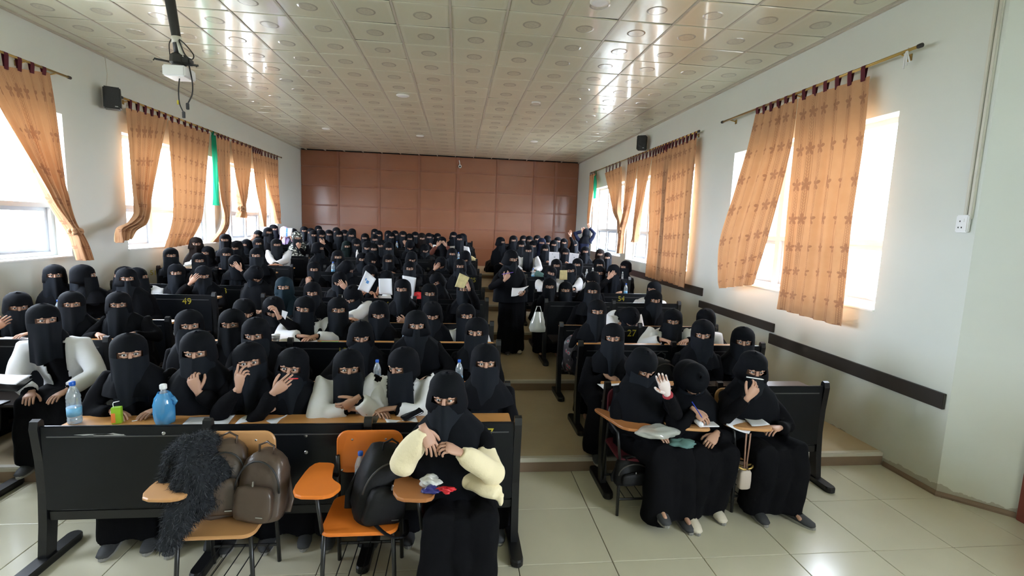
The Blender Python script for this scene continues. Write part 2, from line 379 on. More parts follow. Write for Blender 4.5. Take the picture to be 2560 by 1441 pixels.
# plaster board on the splayed corner, high up
dv = nrm(V(XD - XR, YD - WRY, 0)); dn = V(dv[1], -dv[0], 0)
def on_corner(s, z, off): p = V(XR, WRY, z) + dv * s + dn * off; return p
m = MB(); q = [on_corner(.20, 3.36, 0), on_corner(.70, 3.36, 0), on_corner(.70, ZC, 0), on_corner(.20, ZC, 0)]
m.add([*q, *[p + dn * .03 for p in q]], [(0, 3, 2, 1), (4, 5, 6, 7), (0, 1, 5, 4), (1, 2, 6, 5), (2, 3, 7, 6), (3, 0, 4, 7)])
struct('trim_4', m.mesh('trim'), MAT['wall_plaster'])
# doorway at the far right
dr = thing('door_1', 'brown painted door frame at the right edge past the wall corner', None, (XD, YD - .02, 0)); dr['kind'] = 'structure'
m = MB(); m.box(-.03, .06, -.26, -.0, 0, 2.3, bev=.006); m.build('door_frame', MAT['door_brown'], dr)
m = MB(); m.box(-.012, .02, -1.16, -.26, .01, 2.25, bev=.004); m.build('door_leaf', MAT['door_brown'], dr)
# ---------------- windows
def window(n, sd, a, b, z0, z1):
    s = 1 if sd == 'left' else -1
    xf = XL - .22 if sd == 'left' else XR + .22
    W = thing('window_%d' % n, None, None, (xf, (a + b) / 2, z0)); W['kind'] = 'structure'
    h, L = z1 - z0, b - a; m = MB(); t = .035; fw = .055
    nb = 3 if L < 2.9 else 4; bw = L / nb; zt = .66
    m.box(-t, t, -L / 2, L / 2, 0, fw); m.box(-t, t, -L / 2, L / 2, h - fw, h)
    for i in range(nb + 1):
        y = -L / 2 + i * bw; y0 = max(-L / 2, y - fw / 2 - (.02 if 0 < i < nb else 0)); y1 = min(L / 2, y + fw / 2 + (.02 if 0 < i < nb else 0))
        if i == 0: y1 = y + fw
        if i == nb: y0 = y - fw
        m.box(-t, t, y0, y1, fw, h - fw)
    for i in range(nb):
        y0 = -L / 2 + i * bw + fw / 2; y1 = y0 + bw - fw
        m.box(-t * .9, t * .9, y0, y1, zt - .03, zt + .03)
    m.build('window_frame', MAT['alu_white'], W)
    for i in range(nb):
        y0 = -L / 2 + i * bw + .05; y1 = y0 + bw - .1
        mm = MB(); mm.box(-t * 1.15, -t * .3, y0, y1, fw, fw + .05); mm.box(-t * 1.15, -t * .3, y0, y1, zt - .08, zt - .03); mm.box(-t * 1.15, -t * .3, y0, y0 + .05, fw + .05, zt - .08); mm.box(-t * 1.15, -t * .3, y1 - .05, y1, fw + .05, zt - .08)
        if sd == 'right': mm.v = [(-p[0], p[1], p[2]) for p in mm.v]; mm.f = [f[::-1] for f in mm.f]
        mm.build('sash', MAT['alu_white'], W)
        fr = 'frosted_glass' if (sd == 'left' and n == 4 and i in (1, 2, 3)) else 'window_glass'
        for (c, d, gm) in ((fw, zt - .03, 'window_glass'), (zt + .03, h - fw, 'window_glass')):
            if fr == 'frosted_glass' and c > .1: gm = 'window_glass'
            g = MB(); g.box(-.003, .003, y0, y1, c, d); g.build('pane', MAT[gm], W)
    m = MB(); x0, x1 = ((.02, .24) if s > 0 else (-.24, -.02)); m.box(x0, x1, -L / 2, L / 2, -.012, .006, bev=.003); m.build('sill', MAT['reveal'], W)
k = 0
for sd in ('left', 'right'):
    for (a, b, c, d) in WIN[sd]: k += 1; window(k, sd, a, b, c, d)
# ---------------- floor: terrazzo tiles in front, concrete tiers behind
m = MB(); m.box(XL - .3, XD + .3, YF - .3, YB + .3, -.3, -.012); fl = struct('floor', m.mesh('floor'), MAT['grout'])
P = .622; tile_me = None
m = rplate(P - .005, P - .005, .014, .004, 1, .002); tile_me = m.mesh('floor_tile'); tile_me.materials.append(MAT['floor_tile'])
for i in range(-11, 7):
    for j in range(-9, 2):
        x = 1.05 + P * (i + .5); y = 2.885 + P * (j + .5)
        if x < XL - .31 or x > XD + .3 or y < YF: continue
        o = bpy.data.objects.new('floor_tile', tile_me); COL.objects.link(o); o.parent = fl; o.location = (x, y, random.uniform(-.0006, .0006))
RISE = [(4.09, .125), (5.9, .25), (8.1, .375), (10.2, .5), (12.2, .625), (14.2, .75)]
for i, (y, z) in enumerate(RISE):
    y1 = RISE[i + 1][0] if i < 5 else YB + .02
    m = MB(); m.box(XL, XR, y + .012, y1 + .012, z - .125 - .05, z); t = m.build('tier', MAT['tier'], fl)
    m = MB(); m.box(XL, XR, y - .004, y + .012, z - .125, z - .035); m.build('riser', MAT['riser'], t)
    m = MB(); m.box(XL, XR, y - .012, y + .045, z - .035, z + .004, bev=.006); m.build('nosing', MAT['nosing'], t)
m = MB(); pts = [(XR - .004, YD + 1.1, .0), (XR - .012, WRY, 0), (XD - .01, YD, 0)]
m.tube([(XR - .002, 4.07, .02), (XR - .002, WRY, .02), (XD - .004, YD - .0, .02)], [(.012, .03)] * 3, n=6, ref=(1, 0, 0)); struct('baseboard_right', m.mesh('baseboard'), MAT['riser'])
# dark rub rails along the right wall, stepping up with the tiers
for n, (y0, y1, z0, z1) in enumerate(((3.57, 5.93, .75, .885), (5.86, 7.86, .905, 1.02), (7.79, 11.98, 1.10, 1.235))):
    m = MB(); m.box(XR - .028, XR, y0, y1, z0, z1, bev=.003); struct('trim_%d' % (n + 1), m.mesh('rail'), MAT['rail_dark'])
# ---------------- ceiling: printed metal tiles in a grid of runners
m = MB(); m.box(XL - .3, XD + .3, YF - .3, YB + .3, ZC + .14, ZC + .3); ce = struct('ceiling', m.mesh('ceiling'), MAT['void'])
TP = .598
def tile_verts():
    m = MB(); h = TP / 2 - .007; e = .012
    sq = lambda r, z: [(r, r, z), (-r, r, z), (-r, -r, z), (r, -r, z)]
    m.add(sq(h, .010) + sq(h, .004) + sq(h - e, 0), [(4, 5, 1, 0), (5, 6, 2, 1), (6, 7, 3, 2), (7, 4, 0, 3)] + [(8 + i, 8 + (i + 1) % 4, 4 + (i + 1) % 4, 4 + i) for i in range(4)])
    n = 16; r0, r1 = .105, .088
    ring = lambda r, z: [(r * math.cos(2 * PI * i / n), r * math.sin(2 * PI * i / n), z) for i in range(n)]
    b = m.n; m.add(ring(r0, 0) + ring(r1, -.0035), [(b + i, b + (i + 1) % n, b + n + (i + 1) % n, b + n + i) for i in range(n)][0:0])
    m.f += [(b + (i + 1) % n, b + i, b + n + i, b + n + (i + 1) % n) for i in range(n)] + [tuple(b + n + i for i in range(n - 1, -1, -1))]; m.m += [0] * (n + 1)
    # flat between square and ring: four fans
    for q in range(4):
        c = 8 + q; i0 = q * 4
        for i in range(i0, i0 + 4): m.f.append((c, b + i, b + (i + 1) % n)[::-1]); m.m.append(0)
        m.f.append((c, b + (i0 + 4) % n, 8 + (q + 1) % 4)[::-1]); m.m.append(0)
    return m
TV = tile_verts()
def tile_uv(me, uvs):
    l = me.uv_layers.new(name='uv'); vi = np.empty(len(me.loops), int); me.loops.foreach_get('vertex_index', vi); l.data.foreach_set('uv', np.asarray(uvs)[vi].astype(np.float32).ravel())
ct_me = TV.mesh('ceiling_tile'); fixn(ct_me); tile_uv(ct_me, [p[:2] for p in TV.v]); ct_me.materials.append(MAT['ceiling_tile'])
# normals must face down
rest = MB(); restuv = []
t1, t2 = atz(1250, 282, ZC), atz(1235, 322, ZC)
for i in range(-9, 7):
    for j in range(-13, 19):
        x = .169 + TP * i; y = 5.75 + TP * j
        cut = i == -9
        near = 2.6 < y < 13.4
        dz = random.uniform(0, .004); rx = random.gauss(0, .0035); ry = random.gauss(0, .006)
        if max(abs(x - t1[0]), abs(y - t1[1])) < .3 or max(abs(x - t2[0]), abs(y - t2[1])) < .3: rx = -.07; dz = .02
        if near and not cut:
            o = bpy.data.objects.new('ceiling_tile', ct_me); COL.objects.link(o); o.parent = ce; o.location = (x, y, ZC + dz); o.rotation_euler = (rx, ry, 0)
        else:
            Mx = Matrix.Translation((x, y, ZC + dz)) @ Euler((rx, ry, 0)).to_matrix().to_4x4()
            rest.add([(Mx @ Vector(p))[:] for p in TV.v], TV.f); restuv += [p[:2] for p in TV.v]
rm = rest.mesh('ceiling_tiles'); tile_uv(rm, restuv); fixn(rm); o = obj('ceiling_tiles', rm, MAT['ceiling_tile'], ce); o['kind'] = 'stuff'
for i in range(-9, 8):
    x = .169 + TP * (i - .5); m = MB(); m.box(x - .011, x + .011, YF, YB, ZC - .004, ZC + .03, bev=.002); m.build('runner', MAT['tbar'], ce)
m = MB(); m.box(XR - .03, XR, WRY - 6, YB, ZC - .02, ZC + .002); m.build('edge_angle', MAT['tbar'], ce)
m = MB(); m.box(XL, XL + .03, YF, YB, ZC - .02, ZC + .002); m.build('edge_angle', MAT['tbar'], ce)
# round flush lamps
for n, (px, py, r) in enumerate(((1500, 8, .10), (1007, 241, .115), (815, 323, .10), (1050, 341, .10), (1335, 355, .10), (1340, 259, .085))):
    p = atz(px, py, ZC - .02); names = ['round flush ceiling lamp at the top edge of the picture', 'white surface mounted round lamp left of the ceiling middle', 'small white round lamp near the far left of the ceiling',
        'small white round lamp before the left half of the brown wall', 'small white round lamp before the right half of the brown wall', 'pale yellowed recessed lamp right of the open ceiling tiles'][n]
    t = thing('ceiling_lamp', names, 'ceiling lamp', (p[0], p[1], ZC), group='round ceiling lamps')
    m = MB(); m.lathe([(r, .0), (r, -.012), (r * .86, -.022), (r * .80, -.016)], 24); m.build('lamp_ring', MAT['lamp_white'], t, True)
    m = MB(); m.lathe([(r * .84, -.006), (r * .80, -.020), (r * .5, -.026), (.001, -.028)], 24); m.build('diffuser', MAT['white_plastic'] if n != 5 else MAT['nosing'], t, True)


# ================================================================== CURTAINS, RODS AND WALL FITTINGS
def rod(sd, pa, pb, label, broken=False):
    xw = XL + .11 if sd == 'left' else XR - .11
    A, B = atx(*pa, xw), atx(*pb, xw); zc = 3.84
    y0, y1 = sorted((A[1], B[1])); t = thing('curtain_rod', label, 'curtain rod', (xw, (y0 + y1) / 2, zc), group='brass curtain rods'); L = y1 - y0
    m = MB(); m.tube([(0, -L / 2, 0), (0, L / 2, 0)], .014, n=10); m.build('bar', MAT['brass'], t, True)
    s = -1 if sd == 'left' else 1
    for y in (-L / 2 + .2, 0, L / 2 - .2):
        m = MB(); m.tube([(0, y, -.005), (s * .06, y, -.02), (s * .108, y, -.03)], .008, n=6); m.box(min(s * .1, s * .108), max(s * .1, s * .108), y - .02, y + .02, -.06, .0); m.build('bracket', MAT['brass'], t)
    for y in (-L / 2, L / 2):
        m = MB(); m.tube([(0, y - .02, 0), (0, y + .02, 0)], .019, n=10); m.build('end_cap', MAT['tape_black'], t, True)
    return y0, y1
rod('left', (-70, 118), (173, 192), 'brass curtain rod over the near left window, its end bare')
rod('left', (304, 248), (703, 400), 'long brass curtain rod over the far left windows')
rod('right', (2300, 120), (1806, 308), 'brass curtain rod over the near right window, bare at its near end')
rod('right', (1746, 338), (1478, 437), 'long brass curtain rod over the far right windows')
def interp(st, n):
    """smooth (Catmull-Rom) interpolation of station rows"""
    P = np.array(st, float); k = len(P); out = []
    for i in range(n):
        t = i / (n - 1) * (k - 1); a = min(int(t), k - 2); f = t - a
        p0, p1, p2, p3 = P[max(a - 1, 0)], P[a], P[a + 1], P[min(a + 2, k - 1)]
        out.append(.5 * ((2 * p1) + (-p0 + p2) * f + (2 * p0 - 5 * p1 + 4 * p2 - p3) * f * f + (-p0 + 3 * p1 - 3 * p2 + p3) * f ** 3))
    return out
def curtain(sd, st, label, folds=7, mt='curtain_cloth', ntab=7, nu=64, nv=44, amp=.022, off0=.11, width=1.3):
    s = 1 if sd == 'left' else -1; xw = XL if sd == 'left' else XR
    rows = []
    for (l, r, off) in st:
        X = xw + s * (off0 + off); a, b = atx(*l, X), atx(*r, X); rows.append((a[1], a[2], b[1], b[2], off))
    R = interp(rows, nv); w0 = abs(R[0][2] - R[0][0]); ph = random.uniform(0, 6)
    G = []; UV = []; yc, zc = (R[0][0] + R[0][2]) / 2, R[0][1]
    for i, r in enumerate(R):
        row = []; t = i / (nv - 1); wd = math.hypot(r[2] - r[0], r[3] - r[1]); k = min(2.6, (w0 / max(wd, .05)) ** .8); a = amp * k * (.35 + .65 * min(1, t * 3))
        for j in range(nu):
            u = j / (nu - 1); y = r[0] + (r[2] - r[0]) * u; z = r[1] + (r[3] - r[1]) * u
            f = math.sin(2 * PI * folds * u + ph + .5 * math.sin(t * 5 + ph)) + .35 * math.sin(2 * PI * folds * 1.7 * u + 2 * ph + t * 3)
            row.append((xw + s * max(.03, off0 + r[4] + a * f) - 0, y, z)); UV.append((u * width, 3.8 - t * 2.6))
        G.append(row)
    t = thing('curtain', label, 'curtain', (xw + s * off0, yc, zc), group='brown leaf patterned curtains' if mt == 'curtain_cloth' else None)
    m = MB(); o0 = np.array([xw + s * off0, yc, zc]); m.grid([[np.array(p) - o0 for p in row] for row in G])
    me = m.mesh('cloth'); l = me.uv_layers.new(name='uv'); vi = np.empty(len(me.loops), int); me.loops.foreach_get('vertex_index', vi); l.data.foreach_set('uv', np.array(UV)[vi].astype(np.float32).ravel())
    obj('cloth', me, MAT[mt], t, True)
    for k in range(ntab):                                        # cloth tabs looped over the rod
        u = (k + .5) / ntab if ntab > 1 else .5; y = R[0][0] + (R[0][2] - R[0][0]) * u - yc; z = R[0][1] + (R[0][3] - R[0][1]) * u - zc
        h = 3.84 + .017 - zc; m = MB(); pr = [(.004 + .0, z - .03), (.016, h - .03), (.012, h - .004), (0, h), (-.012, h - .004), (-.016, h - .03), (-.004, z - .03)]
        m.grid([[(px, y - .028, pz), (px, y + .028, pz)] for px, pz in pr]); m.build('tab', MAT['chair_maroon'] if mt == 'curtain_cloth' else MAT[mt], t)
    return t
def knot(t, sd, p, r, off, mt='curtain_cloth'):
    s = 1 if sd == 'left' else -1; X = (XL if sd == 'left' else XR) + s * off; c = atx(*p, X); o = np.array(t.location); m = MB()
    for k in range(3):
        a = k * 2.1; m.tube([c - o + V(.6 * r * math.cos(q) * math.cos(a), r * math.cos(q + .3), r * .8 * math.sin(q + a) * .7) for q in np.linspace(0, 2 * PI, 14)], r * .38, n=7)
    me = m.mesh('knot'); l = me.uv_layers.new(name='uv'); obj('knot', me, MAT[mt], t, True)
# near right window
curtain('right', [((1998, 247), (2176, 190), 0), ((1985, 400), (2160, 370), .03), ((1968, 560), (2132, 560), .06), ((1955, 680), (2118, 690), .06), ((1942, 772), (2106, 818), .05)], 'straight leaf patterned curtain hanging over the middle of the near right window', 5, ntab=6, width=1.25)
curtain('right', [((1886, 288), (1996, 247), 0), ((1866, 380), (1982, 350), .05), ((1838, 480), (1955, 460), .13), ((1800, 600), (1925, 575), .22), ((1793, 690), (1902, 660), .20), ((1795, 722), (1888, 712), .16)], 'leaf patterned curtain billowing in the wind at the near right window', 4.5, ntab=6, amp=.03, width=1.2)
# far right windows
curtain('right', [((1661, 376), (1743, 344), 0), ((1656, 500), (1733, 470), .02), ((1648, 610), (1722, 610), .04), ((1640, 695), (1713, 722), .04)], 'full brown curtain nearest on the far right windows, lit orange', 6, ntab=9, width=1.4)
curtain('right', [((1630, 391), (1677, 372), 0), ((1626, 480), (1668, 470), .02), ((1620, 600), (1660, 600), .03), ((1611, 690), (1652, 704), .04)], 'full brown curtain second from the near end of the far right rod', 5, ntab=7, width=1.2)
t = curtain('right', [((1594, 402), (1630, 391), 0), ((1592, 470), (1617, 462), .03), ((1589, 540), (1602, 536), .05), ((1587, 590), (1592, 590), .06), ((1581, 606), (1590, 606), .07)], 'curtain gathered to a thin point on the far right windows', 4, ntab=4, width=.9); knot(t, 'right', (1588, 596), .05, .17)
t = curtain('right', [((1568, 412), (1594, 402), 0), ((1565, 470), (1586, 462), .02), ((1561, 540), (1570, 538), .05), ((1551, 580), (1558, 580), .07), ((1547, 600), (1557, 600), .07), ((1546, 634), (1554, 634), .07)], 'right half of the curtain pair knotted together at the far right windows', 4, ntab=4, width=.9)
t = curtain('right', [((1512, 433), (1554, 416), 0), ((1522, 480), (1553, 465), .02), ((1536, 530), (1550, 522), .05), ((1548, 556), (1555, 552), .07), ((1549, 585), (1555, 583), .08)], 'left half of the curtain pair knotted together at the far right windows', 5, ntab=5, width=1.1); knot(t, 'right', (1553, 572), .07, .2)
curtain('right', [((1474, 438), (1489, 433), 0), ((1473, 490), (1484, 487), .01), ((1471, 540), (1478, 540), .02), ((1470, 568), (1476, 568), .02)], 'narrow brown curtain at the far end of the right wall', 3, ntab=3, width=.6)
curtain('right', [((1485, 440), (1491, 438), .02), ((1486, 462), (1491, 460), .03), ((1484, 497), (1489, 496), .03)], 'short dark green cloth strip hung beside the farthest right curtain', 2, 'curtain_green', ntab=1, width=.3)
# near left window
t = curtain('left', [((-78, 152), (123, 183), 0), ((-20, 245), (136, 270), .02), ((40, 350), (147, 365), .05), ((88, 435), (157, 450), .08), ((130, 508), (167, 515), .10), ((165, 560), (178, 556), .12), ((182, 588), (198, 586), .13), ((192, 618), (216, 618), .12), ((203, 652), (226, 650), .11)], 'brown curtain swept aside and tied in a knot at the near left window', 6, ntab=6, width=1.6); knot(t, 'left', (189, 578), .06, .26)
# far left windows
curtain('left', [((316, 270), (420, 296), 0), ((324, 366), (405, 366), .02), ((328, 434), (390, 440), .06), ((332, 495), (375, 500), .10), ((338, 533), (368, 535), .14), ((322, 556), (363, 561), .22), ((293, 572), (343, 578), .30), ((294, 608), (327, 594), .30)], 'brown curtain blown out towards the room with its tail flung left', 5, ntab=6, width=1.25)
curtain('left', [((421, 300), (525, 333), 0), ((426, 400), (516, 428), .01), ((431, 480), (511, 490), .02), ((431, 550), (504, 555), .04), ((412, 622), (476, 611), .07)], 'straight brown curtain hanging flat on the far left windows', 6, ntab=7, amp=.014, width=1.35)
curtain('left', [((527, 336), (539, 339), .01), ((531, 434), (544, 434), .02), ((535, 490), (543, 490), .03), ((537, 514), (542, 514), .03)], 'narrow bright green cloth strip between two brown curtains on the left', 2, 'curtain_green', ntab=1, width=.3)
curtain('left', [((540, 341), (574, 351), 0), ((543, 434), (574, 434), .02), ((549, 495), (573, 495), .04), ((559, 543), (572, 543), .06), ((551, 574), (567, 571), .10), ((525, 607), (548, 605), .13)], 'gathered curtain with its tail lying on the left window sill', 4, ntab=4, width=.9)
t = curtain('left', [((577, 352), (629, 369), 0), ((586, 434), (623, 434), .02), ((597, 495), (611, 495), .05), ((601, 519), (608, 519), .06), ((594, 544), (612, 545), .07)], 'curtain tied up in a hanging knot at the far left windows', 5, ntab=5, width=1.1); knot(t, 'left', (604, 522), .075, .2)
curtain('left', [((630, 379), (657, 388), 0), ((638, 464), (663, 464), .02), ((650, 530), (665, 530), .04), ((655, 568), (663, 568), .05)], 'pale backlit curtain gathered to a point, second from the far left end', 4, ntab=5, width=.9)
curtain('left', [((659, 390), (696, 401), 0), ((668, 464), (697, 464), .02), ((683, 519), (698, 519), .04), ((692, 560), (699, 559), .05)], 'last brown curtain on the left rod, swept towards the brown wall', 5, ntab=5, width=1.1)
# tie cord on the bare rod end
m = MB(); c = atx(2268, 140, XR - .11)
for k in range(3): m.tube([V(0, 0, .02), V(-.015, .015 * k - .02, -.04), V(.005, .03 * k - .03, -.11 - .02 * k)], .007, n=6)
tag(m.build('tie_cord', MAT['coat_white'], None, True, loc=(c[0], c[1], 3.84)), 'pale tie cord knotted on the bare end of the near right rod', 'cord')
# ---------------- loudspeakers
def speaker(sd, px, py, label):
    X = XL + .15 if sd == 'left' else XR - .15; p = atx(px, py, X); s = 1 if sd == 'left' else -1
    t = thing('wall_speaker', label, 'loudspeaker', (p[0], p[1], p[2]), rz=s * .5, group='black wall loudspeakers')
    m = MB(); m.box(-.10, .10, -.10, .09, -.15, .15, bev=.015); m.build('cabinet', MAT['pole_black'], t)
    m = MB(); m.box(-.088, .088, -.108, -.098, -.138, .138, bev=.006); m.build('grille', MAT['speaker'], t)
    m = MB(); m.box(.03, .065, -.111, -.106, -.125, -.113); m.build('badge', MAT['steel'], t)
    m = MB(); m.box(-.02, .02, .08, .14, -.02, .02); m.build('bracket', MAT['pole_black'], t)
    m = MB(); h = ZC - p[2]; m.tube([(-.05, .05, .14), (-.06, .06, .3 * h), (-.045, .06, .55 * h), (-.06, .09, h - .01)], .005, n=6); m.build('cable', MAT['conduit'], t, True)
speaker('left', 281, 247, 'black loudspeaker hung on the left wall between the two windows')
speaker('right', 1605, 358, 'black loudspeaker hung on the right wall above the far curtains')
# ---------------- surface conduit and socket beside the right corner
X = XR - .012; a, b = atx(2505, 0, X), atx(2428, 548, X)
t = thing('cable_conduit', 'two pale surface conduits running down the right wall to a socket', 'conduit', (X, 3.60, b[2]))
for dy in (-.016, .022):
    m = MB(); m.box(-.012, .012, dy - .014, dy + .014, 0, ZC - b[2] + .1, bev=.004); m.build('channel', MAT['conduit'], t)
c = atx(2414, 560, XR - .02); t = thing('wall_socket', 'white wall socket at the foot of the conduits', 'socket', (XR - .005, 3.625, c[2]))
m = MB(); m.box(-.035, 0, -.05, .05, -.07, .07, bev=.008); m.build('socket_box', MAT['white_plastic'], t)
m = MB(); m.box(-.040, -.034, -.022, -.004, .014, .040); m.build('switch', MAT['white_plastic'], t)
for (y, z) in ((.012, .02), (-.006, -.03), (.02, -.03)):
    m = MB(); m.box(-.0365, -.034, y - .004, y + .004, z - .006, z + .006); m.build('pin_hole', MAT['void'], t)
# ---------------- projector mount without projector
PY = 5.5; p0 = aty(425, 0, PY); p1 = aty(446, 135, PY); p2 = aty(440, 190, PY)
t = thing('projector_mount', 'black ceiling pole with spider bracket and dangling cables, upper left', 'projector mount', (p1[0], PY, p1[2]))
o = np.array(t.location); top = V(p0[0] - .05, PY, ZC) - o
m = MB(); m.tube([top, V(p0[0], PY, p0[2]) - o, (-.01, 0, .14), (0, 0, -.02)], [.048, .046, .04, .036], n=14); m.build('pole', MAT['pole_black'], t, True)
m = MB(); m.tube([(-.012, 0, .16), (-.008, 0, .10)], [.046, .046], n=12); m.tube([(.02, -.02, .1), (.05, -.03, -.04)], [.022, .02], n=8); m.build('tape', MAT['conduit'], t, True)
m = MB(); m.lathe([(.05, .0), (.075, -.02), (.08, -.09), (.06, -.11)], 14); m.box(-.02, .12, -.05, .05, -.10, -.04, bev=.01); m.build('swivel_head', MAT['pole_black'], t)
for (x, y, z) in ((-.19, -.05, -.075), (-.17, .06, -.12), (.19, -.02, -.105), (-.10, .14, -.07)):
    m = MB(); m.tube([(0, 0, -.09), (x, y, z)], .010, n=6); m.tube([(x, y, z + .01), (x - .02, y, z - .015)], .006, n=6); m.build('arm', MAT['pole_black'], t)
m = MB(); m.box(-.11, .10, -.10, .12, -.235, -.13, bev=.012); m.build('junction_box', MAT['white_plastic'], t)
def cable(name, pts, r, mt, par): m = MB(); m.tube(interp([tuple(q) for q in pts], 24), r, n=6); return m.build(name, MAT[mt], par, True)
cable('cable', [(.03, -.03, .13), (.09, -.04, .08), (.16, -.04, -.01), (.14, -.04, -.055), (.08, -.04, -.01), (.03, -.04, .12)], .006, 'pole_black', t)
cable('cable', [(-.04, -.02, .14), (-.065, -.03, .08), (-.07, -.02, -.02)], .005, 'pole_black', t)
cable('cable', [(.09, 0, -.08), (.12, -.02, -.20), (.13, -.02, -.30), (.12, -.02, -.39), (.08, -.02, -.47)], .007, 'pole_black', t)
cable('cable', [(.0, 0, -.23), (-.005, -.02, -.36), (.0, -.02, -.48), (.03, -.02, -.56)], .006, 'pole_black', t)
for (x, z) in ((.075, -.50), (.035, -.585)):
    m = MB(); m.box(x - .014, x + .014, -.03, -.012, z - .035, z + .03, bev=.004); m.build('plug', MAT['tape_black'], t)
m = MB(); m.box(-.02, -.004, -.03, -.018, -.49, -.45); m.build('yellow_tag', MAT['yellow_paint'], t)
# ---------------- small dome camera on the back wall
c = aty(1150, 416, YB - .1); t = thing('security_camera', 'small white round camera high on the brown back wall', 'camera', (c[0], YB - .05, c[2]))
m = MB(); m.ell((0, -.04, 0), (.055, .06, .06), 14, 8); m.build('housing', MAT['white_plastic'], t, True)
m = MB(); m.ell((0, -.085, -.01), (.03, .025, .03), 12, 8); m.build('lens', MAT['void'], t, True)
m = MB(); m.tube([(0, .01, 0), (-.01, .01, .12), (-.03, .01, .2)], .014, n=6); m.build('cable', MAT['white_plastic'], t)

# ================================================================== BENCH ROWS
BY = [3.10, 3.83, 4.75, 5.7, 6.75, 7.75, 8.87, 9.8, 10.8, 11.8, 12.8, 13.8, 14.8, 15.8]
BZ = [0, 0, .125, .125, .25, .25, .375, .375, .5, .5, .625, .625, .75, .75]
HB = .875                                    # height of the bench backs
ORD = ['front', 'second', 'third', 'fourth', 'fifth', 'sixth', 'seventh', 'eighth', 'ninth', 'tenth', 'eleventh', 'twelfth', 'thirteenth', 'fourteenth']
_mc = {}
def leg_mesh():
    if 'leg' in _mc: return _mc['leg']
    m = MB(); pr = []
    # curved cast side: outline in the YZ plane
    out = [(.03, .05), (.06, .25), (.075, .45), (.06, .62), (.025, .80), (.015, .90), (-.0, .915), (-.025, .905), (-.035, .86), (-.015, .66), (-.01, .45), (-.025, .25), (-.05, .05)]
    t = .024; n = len(out); vv = [(sx * t, y, z) for sx in (-1, 1) for y, z in out]
    m.add(vv, [(i, (i + 1) % n, n + (i + 1) % n, n + i) for i in range(n)] + [tuple(range(n - 1, -1, -1)), tuple(n + i for i in range(n))])
    me = m.mesh('leg'); fixn(me); me.materials.append(MAT['bench_black']); _mc['leg'] = me; return me
def foot_mesh():
    if 'foot' in _mc: return _mc['foot']
    L = .25; pts = []
    for a in range(-90, 91, 30): pts.append((.04 * math.cos(math.radians(a + 90)) , .21 + .04 * math.sin(math.radians(a + 90))))
    for a in range(90, 271, 30): pts.append((.04 * math.cos(math.radians(a + 90)), -.21 + .04 * math.sin(math.radians(a + 90))))
    m = plate(pts, .05, .01); m.v = [(x, y, z + .05) for x, y, z in m.v]; me = m.mesh('foot'); fixn(me); me.materials.append(MAT['bench_black']); _mc['foot'] = me; return me
def shared(key, fn):
    if key not in _mc: _mc[key] = fn()
    return _mc[key]
def inst(name, me, par, loc, rot=None):
    o = bpy.data.objects.new(name, me); COL.objects.link(o); o.parent = par; o.location = loc
    if rot: o.rotation_euler = rot
    return o
def panel_mesh(wd):
    m = MB(); m.box(-wd / 2 + .026, wd / 2 - .026, -.011, .011, .345, HB, bev=.004); me = m.mesh('panel'); me.materials.append(MAT['bench_panel']); return me
def rail_mesh(wd):
    m = MB(); m.box(-wd / 2 + .026, wd / 2 - .026, -.02, .02, .27, .335, bev=.006); me = m.mesh('rail'); me.materials.append(MAT['bench_black']); return me
def desk_mesh(wd, mt='desk_wood'):
    m = MB(); m.box(-wd / 2 + .028, wd / 2 - .028, .018, .285, HB - .075, HB - .053, bev=.005); me = m.mesh('desktop'); me.materials.append(MAT[mt]); return me
def shelf_mesh(wd):
    m = MB(); m.box(-wd / 2 + .028, wd / 2 - .028, .02, .27, HB - .22, HB - .205); me = m.mesh('shelf'); me.materials.append(MAT['seat_wood']); return me
def seat_mesh(wd):
    m = MB(); m.box(-wd / 2 + .03, wd / 2 - .03, -.40, -.04, .385, .41, bev=.008); me = m.mesh('seat'); me.materials.append(MAT['seat_wood']); return me
def strip_mesh(wd):
    m = MB(); m.box(-wd / 2 + .06, wd / 2 - .06, -.0145, -.011, HB - .068, HB - .060); me = m.mesh('edge_strip'); me.materials.append(MAT['strip']); return me
def number(par, s, x, z, size=.085):
    c = bpy.data.curves.new('number', 'FONT'); c.body = s; c.size = size; c.extrude = .0006; c.align_x = 'CENTER'; c.align_y = 'CENTER'; c.materials.append(MAT['yellow_paint'])
    tmp = bpy.data.objects.new('tmp', c); COL.objects.link(tmp); NUMS.append((tmp, par, x, z, s))
def finish_numbers():
    dg = bpy.context.evaluated_depsgraph_get()
    for mm, (tmp, par, x, z, s) in zip([bpy.data.meshes.new_from_object(t[0].evaluated_get(dg)) for t in NUMS], NUMS):
        bpy.data.objects.remove(tmp); mm.name = 'number'; o = obj('number', mm, MAT['yellow_paint'], par); o.location = (x, -.0225, z); o.rotation_euler = (PI / 2, 0, 0); o['label'] = 'yellow painted number ' + s
NUMS = []
NUM = {('B', 0): ['', '', '37'], ('B', 1): ['', '', ''], ('B', 2): ['17', '19', ''], ('B', 3): ['', '', ''], ('B', 4): ['', '46', ''], ('B', 5): ['', '', ''], ('B', 7): ['', '87', '86'], ('B', 6): ['74', '', '85'], ('B', 9): ['116', '', ''], ('B', 10): ['122', '', ''], ('B', 8): ['', '', '97'],
       ('A', 2): ['', '27'], ('A', 3): ['', '5'], ('A', 4): ['', '49'], ('A', 5): ['', '73'], ('A', 6): ['51', '122'], ('C', 3): ['', '27'], ('C', 5): ['', '54']}
